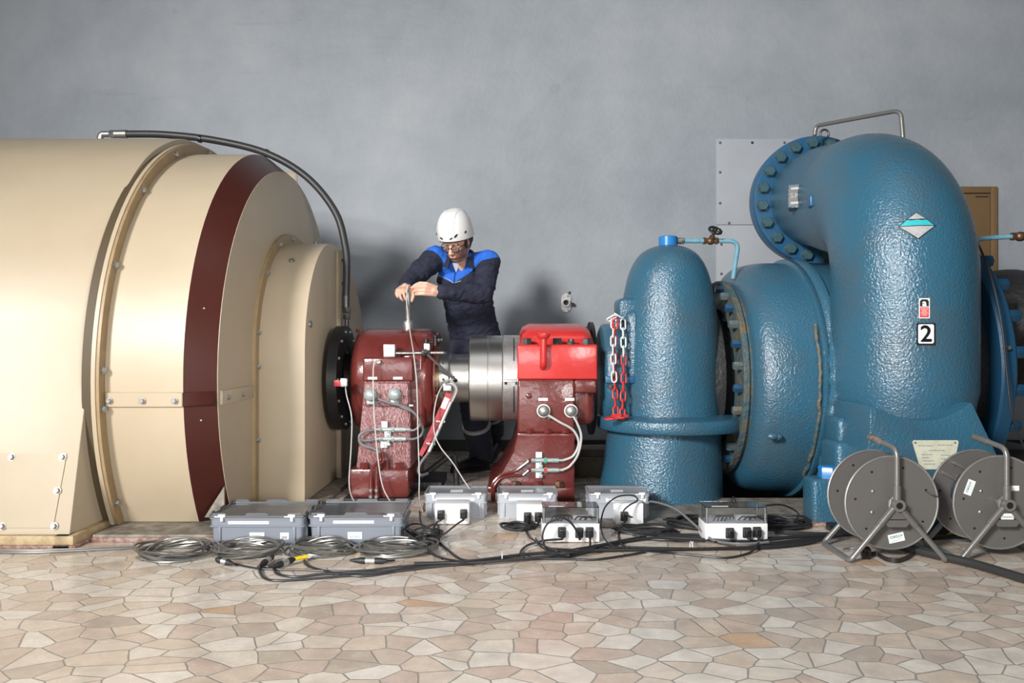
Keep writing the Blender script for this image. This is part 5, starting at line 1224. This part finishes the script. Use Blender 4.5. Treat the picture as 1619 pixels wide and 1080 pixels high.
# hands: palm, four bent fingers, thumb
def hand(wr, kn, side, curl, thumb, spread=.0212):
    """wrist, knuckle centre, direction across the palm (index side first), finger joints as offsets"""
    d = (kn-wr).normalized(); s = V(side); s = (s-d*s.dot(d)).normalized()
    for k in range(4):
        a = (1.5-k)*spread; mb.cap(wr+s*a*.55, kn+s*a, .0165, .0115, 10)
    mb.cap(wr, wr+d*.03, .026, .024)
    for k in range(4):
        a = (1.5-k)*spread; p0 = kn+s*a; L = (.92, 1.0, .94, .76)[k]; pts = [p0]
        for j, q in enumerate(curl[k]): pts.append(pts[-1]+V(q)*L)
        mb.chain(pts, [.0102, .0092, .0086, .0076][:len(pts)], 10)
    mb.chain(thumb, [.0155, .0122, .0108, .0095][:len(thumb)], 10)
# image right hand: comes from the right, fingers pinch the probe tip
tipP = pb+V((0, 0, .215))
knl = P(672, 456.5, 4.695); wl = wrL
cur = []
for k in range(4):
    cur.append([(-.040, -.006+.004*k, .002-.001*k), (-.024, .022, -.002), (-.006, .018, .002)])
cur[0] = [(-.040, .004, .004), (-.030, .012, -.010), (-.014, .006, -.008)]
hand(wl, knl, (.0, -.25, 1), cur, [wl+V((-.02, .022, .012)), P(670, 449, 4.74), P(658, 452, 4.722), P(649, 456, 4.702)])
# image left hand: behind, hanging fingers curl down round the probe body
knr = P(636, 459, 4.72)
wr_ = wrR
curR = [[(.006, -.022, -.024), (.012, .004, -.026), (.010, .014, -.012)], [(.002, -.022, -.026), (.010, .002, -.028), (.010, .014, -.012)], [(-.002, -.020, -.028), (.008, .004, -.026), (.010, .014, -.010)], [(-.004, -.016, -.026), (.008, .004, -.022), (.008, .012, -.008)]]
hand(P(642, 452, 4.80), knr, (1, -.1, .05), curR, [P(645, 455, 4.76), P(651, 461, 4.715), P(653, 469, 4.700), P(650.5, 476, 4.692)])
body = remeshed(mb, .0036, 2)
def skinfn(p):
    q = p-hc; r, u, f = q.dot(hr), q.dot(hu), q.dot(hf)
    if abs(r) < .09 and -.125 < u < .15 and -.03 < f < .14:
        lip = abs(r) < .024 and -.074 < u < -.052 and f > .07
        e = -.030+.25*max(0, .085-f)-u                       # under the cheek line, rising to the ear
        e = min(e, u+.115)
        if f > .10: e = min(e, -.05-u)
        l = math.sqrt((r/.024)**2+((u+.061)/.010)**2)-1
        return max(-.5, min(.5, 25*min(e, l*.012)))
    return -.5
bo = shaded('body', body, None, pe, 0, skinfn, [M_face])
# eyes, brows, hair
for s in (-1, 1):
    MB().sph(HD(s*.032, -.004, .080), (.011, .0095, .0058), 10, R3).build('eye', M_white, bo); MB().sph(HD(s*.032, -.0075, .0875), .0042, 8).build('pupil', M_hair, bo)
    mb = MB(); mb.cap(HD(s*.016, .016, .092), HD(s*.050, .018, .080), .0045, .0035, 8); mb.build('eyebrow', M_hair, bo)
mb = MB(); mb.sph(HD(0, .042, -.022), (.080, .093, .092), 22, R3)
for s in (-1, 1): mb.cap(HD(s*.072, .02, .01), HD(s*.071, -.03, .012), .012, .008); mb.cap(HD(s*.06, .0, -.06), HD(s*.045, -.05, -.06), .03, .02)
link('hair', remeshed(mb, .006, 2), M_hair, pe)
# --- jacket
mb = MB()
T = V((0, 0, 0))
for k in range(9):
    t = k/8; q = che.lerp(pel+V((.005, 0, -.05)), t); w_ = .178-.012*math.sin(PI*t)+.004*t; mb.sph(q+V((0, 0, -.01)), (w_, .118+.02*t, .12), 20)
mb.chain([V((che.x-.02, che.y, che.z+.065)), shR], [.105, .077], 16); mb.chain([V((che.x+.02, che.y, che.z+.065)), shL], [.105, .077], 16)
mb.chain([shR, shR.lerp(elR, .5)+V((-.01, 0, 0)), elR, elR.lerp(wrR, .55), elR.lerp(wrR, .93)], [.078, .074, .068, .058, .047], 16)
mb.chain([shL, shL.lerp(elL, .5), elL, elL.lerp(wrL, .5), elL.lerp(wrL, .92)], [.078, .074, .068, .057, .048], 16)
jk = remeshed(mb, .0058, 9)
def line(x):        # lower edge of the blue yoke across the chest, heights by the person's width
    pts = [(P(670, 0, 5.05).x, P(0, 405, 5.05).z), (P(688, 0, 5.05).x, P(0, 433, 5.05).z), (P(716, 0, 5.05).x, P(0, 447, 5.05).z), (P(745, 0, 5.05).x, P(0, 428, 5.05).z), (P(762, 0, 5.05).x, P(0, 413, 5.05).z), (P(790, 0, 5.05).x, P(0, 406, 5.05).z)]
    if x <= pts[0][0]: return pts[0][1]+.1
    for (a, b), (c, d) in zip(pts, pts[1:]):
        if x <= c: return b+(d-b)*(x-a)/(c-a)
    return pts[-1][1]
xs_ = P(683, 0, 5.05).x
def sleeve(p):
    def sd(p, a, b):
        t = max(0, min(1, (p-a).dot(b-a)/(b-a).length_squared)); return (p-a.lerp(b, t)).length
    return min(sd(p, shR+(elR-shR)*.30, elR)-.092, sd(p, elR, wrR)-.092, sd(p, shL+(elL-shL)*.60, elL)-.09, sd(p, elL, wrL)-.09)
def jfn(p): return min(.5, max(-.5, 12*min(p.z-line(p.x), sleeve(p))))
ja = shaded('jacket', jk, None, pe, .0075, jfn, [M_jacket])
jb = BVHTree.FromPolygons([v.co+ORI[ja.name] for v in ja.data.vertices], [tuple(p.vertices) for p in ja.data.polygons])
def onj(px, py, off=.003, Y=4.0):
    o = V((P(px, py, 5.05).x, Y, P(px, py, 5.05).z)); loc, n, i, d = jb.ray_cast(o, V((0, 1, 0)))
    return (loc+V((0, -off, 0))) if loc else P(px, py, 5.0)
for a in ([(690, 433.5), (700, 437), (709, 441.5), (715.5, 446.5)], [(716.5, 447), (722, 445), (728, 443)]):
    MB().tube(spline([onj(x, y) for x, y in a], 5), .0028, 6).build('piping', M_reflect, ja)
MB().tube(spline([onj(722, 420, .002), onj(718, 434, .002), onj(717, 446, .002), onj(716, 480, .002), onj(718, 520, .002)], 5), .003, 6).build('front_placket', M_navy, ja)
# pocket flap
for (x0, y0, x1, y1) in ((738, 500, 768, 494),):
    a, b = onj(x0, y0, .004), onj(x1, y1, .004); dn = V((.004, .0, -.035))
    mb = MB(); mb.prism([a, b, b+dn, a+dn+V((.01, 0, -.006))], (0, -.004, 0)); mb.bevel(.002, 1); mb.build('pocket_flap', M_navy, ja)
# collar
mb = MB(); cn = nck+V((.0, -.01, -.025)); rings = []
for h, r in ((-.035, .105), (.0, .095), (.035, .088), (.035, .078), (.0, .085), (-.035, .095)):
    rg = []
    for k in range(30):
        a = math.radians(-52+284*k/29)       # open at the front
        up = V((-.05, -.45, .89)); q = cn+V((math.cos(a)*r*1.05, math.sin(a)*r*.95, 0)); q.z += h + .045*math.sin(a)
        rg.append(q)
    rings.append(rg)
n_ = 30; vs = [v for r in rings for v in r]; fs = []
for k in range(6):
    for i in range(n_-1): a, b = k*n_, ((k+1) % 6)*n_; fs.append((a+i, a+i+1, b+i+1, b+i))
mb.poly(vs, fs); mb.build('collar', M_navy, ja)
mb = MB(); mb.prism([onj(714.5, 415, .012), onj(726, 416, .012), onj(720, 430, .006)], (0, .012, 0)); mb.build('shirt', M_white, pe)
# --- trousers
mb = MB()
mb.sph(pel+V((0, 0, -.09)), (.168, .128, .12), 18)
mb.chain([hipR+V((0, 0, -.03)), hipR.lerp(knR, .5)+V((0, -.01, 0)), knR, knR.lerp(anR, .45)+V((0, .02, 0)), anR+V((0, 0, .05)), anR+V((0, 0, .035))], [.118, .098, .085, .090, .086, .082], 18)
mb.chain([hipL+V((0, 0, -.03)), hipL.lerp(knL, .5), knL, knL.lerp(anL, .5), anL.lerp(knL, .15)], [.118, .098, .084, .078, .072], 18)
tr_ = shaded('trousers', remeshed(mb, .0085, 5), M_navy, pe, .008)
def legband(a, b, t, r, h):
    c = a.lerp(b, t); d = (b-a).normalized(); MB().lathe([(r-.006, -h), (r, -h), (r, h), (r-.006, h)], c, d, 30).build('reflective_stripe', M_reflect, tr_)
legband(knR, anR+V((0, .0, .05)), .43, .0935, .011); legband(knL, anL, .4, .084, .011)
# --- shoes
def shoe(heel, toe, flex=0.0):
    d = toe-heel; mb = MB(); s = V((-d.y, d.x, 0)).normalized(); up = V((0, 0, 1))
    mb.chain([heel+d*.10+up*.045, heel+d*.35+up*.05, heel+d*.66+up*.04, heel+d*.9+up*.032], [.042, .044, .043, .034], 14); mb.cap(heel+d*.16+up*.05, heel+d*.2+up*.11, .044, .048)
    me = remeshed(mb, .007, 3); o = link('shoe', me, M_shoe, pe)
    mb = MB(); out = []
    for t, w in ((-.02, .030), (.05, .040), (.3, .040), (.6, .048), (.85, .044), (1.0, .024)): out.append((t, w))
    pts = [heel+d*t+s*w for t, w in out]+[heel+d*t-s*w for t, w in reversed(out)]
    mb.prism(pts, (0, 0, .022)); mb.bevel(.003, 1, 50); mb.build('sole', M_rubber, o)
    return o
f0 = FL(772, 742); f1_ = FL(712, 749); shoe(f0, f0+(f1_-f0).normalized()*.285)
h0 = P(785, 690, 5.80); t0 = FL(784, 722); t0.y = 5.55; h0 = V((anL.x+.01, anL.y+.05, anL.z-.10)); shoe(h0, h0+V((-.06, -.20, -(h0.z-.005)*.99)).normalized()*.27)
# --- helmet
hm = MB(); hc2 = HD(0, .058, -.008); rows = []
RX, RY, RZ = .109, .136, .152
for k in range(15):
    a = PI/2*k/14; rows.append((math.cos(a)**.72, math.sin(a)))
def HR(x, y, z): return hc2+hr*x+hf*y+hu*z
rings = []
for c, z in [(1.0, -.17), (1.01, -.13)] + [(max(c, .02), z) for c, z in rows]:
    rings.append([HR(RX*c*math.cos(2*PI*i/48), RY*c*math.sin(2*PI*i/48), RZ*z + (.018*math.sin(2*PI*i/48)*max(0, 1-z*2) if z < .5 else 0)) for i in range(48)])
hm.loft(rings); hb = hm.bvh(); he = hm.build('helmet', M_helmet, pe, ang=50)
def onh(x, y, z, off=.001):
    o = HR(x*3, y*3, z*3); d = (hc2-o).normalized(); loc, n, i, dd = hb.ray_cast(o, d); n = n if n.dot(d) < 0 else -n; return loc+n*off, n
for (x, y, z, l, wd, sl) in ((-.055, .11, .028, .016, .0055, .9), (.035, .13, .02, .013, .005, -.6), (.085, .085, .03, .012, .005, -.8), (-.095, .055, .03, .010, .005, .9), (-.03, .13, .018, .012, .004, .5)):
    p, n = onh(x, y, z); u, w = axes(n); u2 = u*math.cos(sl)+w*math.sin(sl); w2 = n.cross(u2)
    flat(MB(), p-n*.002, u2, w2, [(-l, 0), (-l*.4, -wd), (l*.7, -wd*.8), (l, 0), (l*.6, wd), (-l*.5, wd)], .004).build('vent', M_black, he)
for s in (-1, 1):
    pts = []
    for k in range(9):
        t = k/8; q, n = onh(s*.045, .115-.20*t, .05+.10*math.sin(PI*t), .001); pts.append(q)
    MB().tube(pts, .0032, 6).build('shell_ridge', M_helmet, he)
    MB().tube(spline([HD(s*.086, .03, -.02), HD(s*.083, -.02, -.015), HD(s*.066, -.07, .01), HD(s*.035, -.11, .03), HD(0, -.124, .02)], 6), .0017, 6).build('chin_strap', M_greycable, he)
    MB().tube(spline([HD(s*.088, .03, -.07), HD(s*.084, -.03, -.03), HD(s*.066, -.072, .008)], 6), .0017, 6).build('chin_strap', M_greycable, he)
MB().tube([HR(.101*math.cos(2*PI*i/40), .127*math.sin(2*PI*i/40), -.024+.018*math.sin(2*PI*i/40)) for i in range(40)], .006, 8, True).build('headband', M_black, he)
# --- glasses
mb = MB()
for s in (-1, 1):
    c = HD(s*.033, -.006, .102); pts = []
    for k in range(24):
        a = 2*PI*k/24; ca, sa = math.cos(a), math.sin(a); pts.append(c+hr*(.025*math.copysign(abs(ca)**.6, ca))+hu*(.017*math.copysign(abs(sa)**.6, sa))-hf*.004*abs(ca)*(1 if s*ca > 0 else 0))
    mb.tube(pts, .0026, 6, True)
    mb.tube(spline([HD(s*.058, .004, .097), HD(s*.074, .006, .06), HD(s*.080, .004, .0), HD(s*.078, -.012, -.02)], 5), .0026, 6)
mb.tube(spline([HD(-.009, -.002, .103), HD(0, .002, .107), HD(.009, -.002, .103)], 4), .0024, 6)
gl = mb.build('glasses', M_black, pe)
for s in (-1, 1):
    c = HD(s*.033, -.006, .1015); MB().prism([c+hr*(.022*math.copysign(abs(math.cos(a))**.6, math.cos(a)))+hu*(.0145*math.copysign(abs(math.sin(a))**.6, math.sin(a))) for a in [2*PI*k/20 for k in range(20)]], hf*.0012).build('lens', M_lens, gl)
# wrist watch on the image right arm
c = wrL.lerp(knl, -.02); MB().lathe([(.031, -.008), (.033, -.006), (.033, .006), (.031, .008)], c, wrL-elL, 20).build('wristband', M_black, pe)
# ------------------------------------------------------------------ light, camera
def area(name, loc, to, size, power, col=(1, 1, 1), sy=None, spread=None):
    l = bpy.data.lights.new(name, 'AREA'); l.energy = power; l.color = col; l.size = size
    if sy: l.shape = 'RECTANGLE'; l.size_y = sy
    if spread: l.spread = math.radians(spread)
    o = bpy.data.objects.new(name, l); COL.objects.link(o); o.location = V(loc)
    o.rotation_euler = (V(to)-V(loc)).to_track_quat('-Z', 'Y').to_euler(); return o
area('studio_softbox', (-5.0, -4.6, 4.2), (2.6, 5.6, .55), 1.5, 325, (1, .985, .955), None, 84)
area('low_front_fill', (-.95, -1.2, .85), (-.95, 5.0, .7), 2.1, 58, (1, 1, 1), .9)  # unseen low area light added behind the camera for gloss and front fill
area('overhead_fill', (.8, 1.6, 4.9), (.8, 3.4, 0), 3.0, 28, (.96, .98, 1.0), 2.0)  # unseen area light added overhead as weak soft fill
area('second_softbox', (1.9, -1.5, 1.3), (-1.35, 4.0, .85), .8, 11, (1, .99, .97), None, 40)
w = bpy.data.worlds.new('hall_daylight'); SC.world = w; w.use_nodes = True
bg = w.node_tree.nodes['Background']; bg.inputs[0].default_value = (.90, .95, 1.0, 1); bg.inputs[1].default_value = .045
cam = bpy.data.cameras.new('camera'); cam.sensor_width = 36; cam.lens = FPX/1619*36; cam.clip_start = .05
co = bpy.data.objects.new('camera', cam); COL.objects.link(co); co.location = (0, 0, EYE); co.rotation_euler = (PI/2, 0, 0)
SC.camera = co
vs = SC.view_settings; vs.view_transform = 'Standard'; vs.look = 'None'; vs.gamma = 1; vs.exposure = 0.0; vs.use_curve_mapping = False
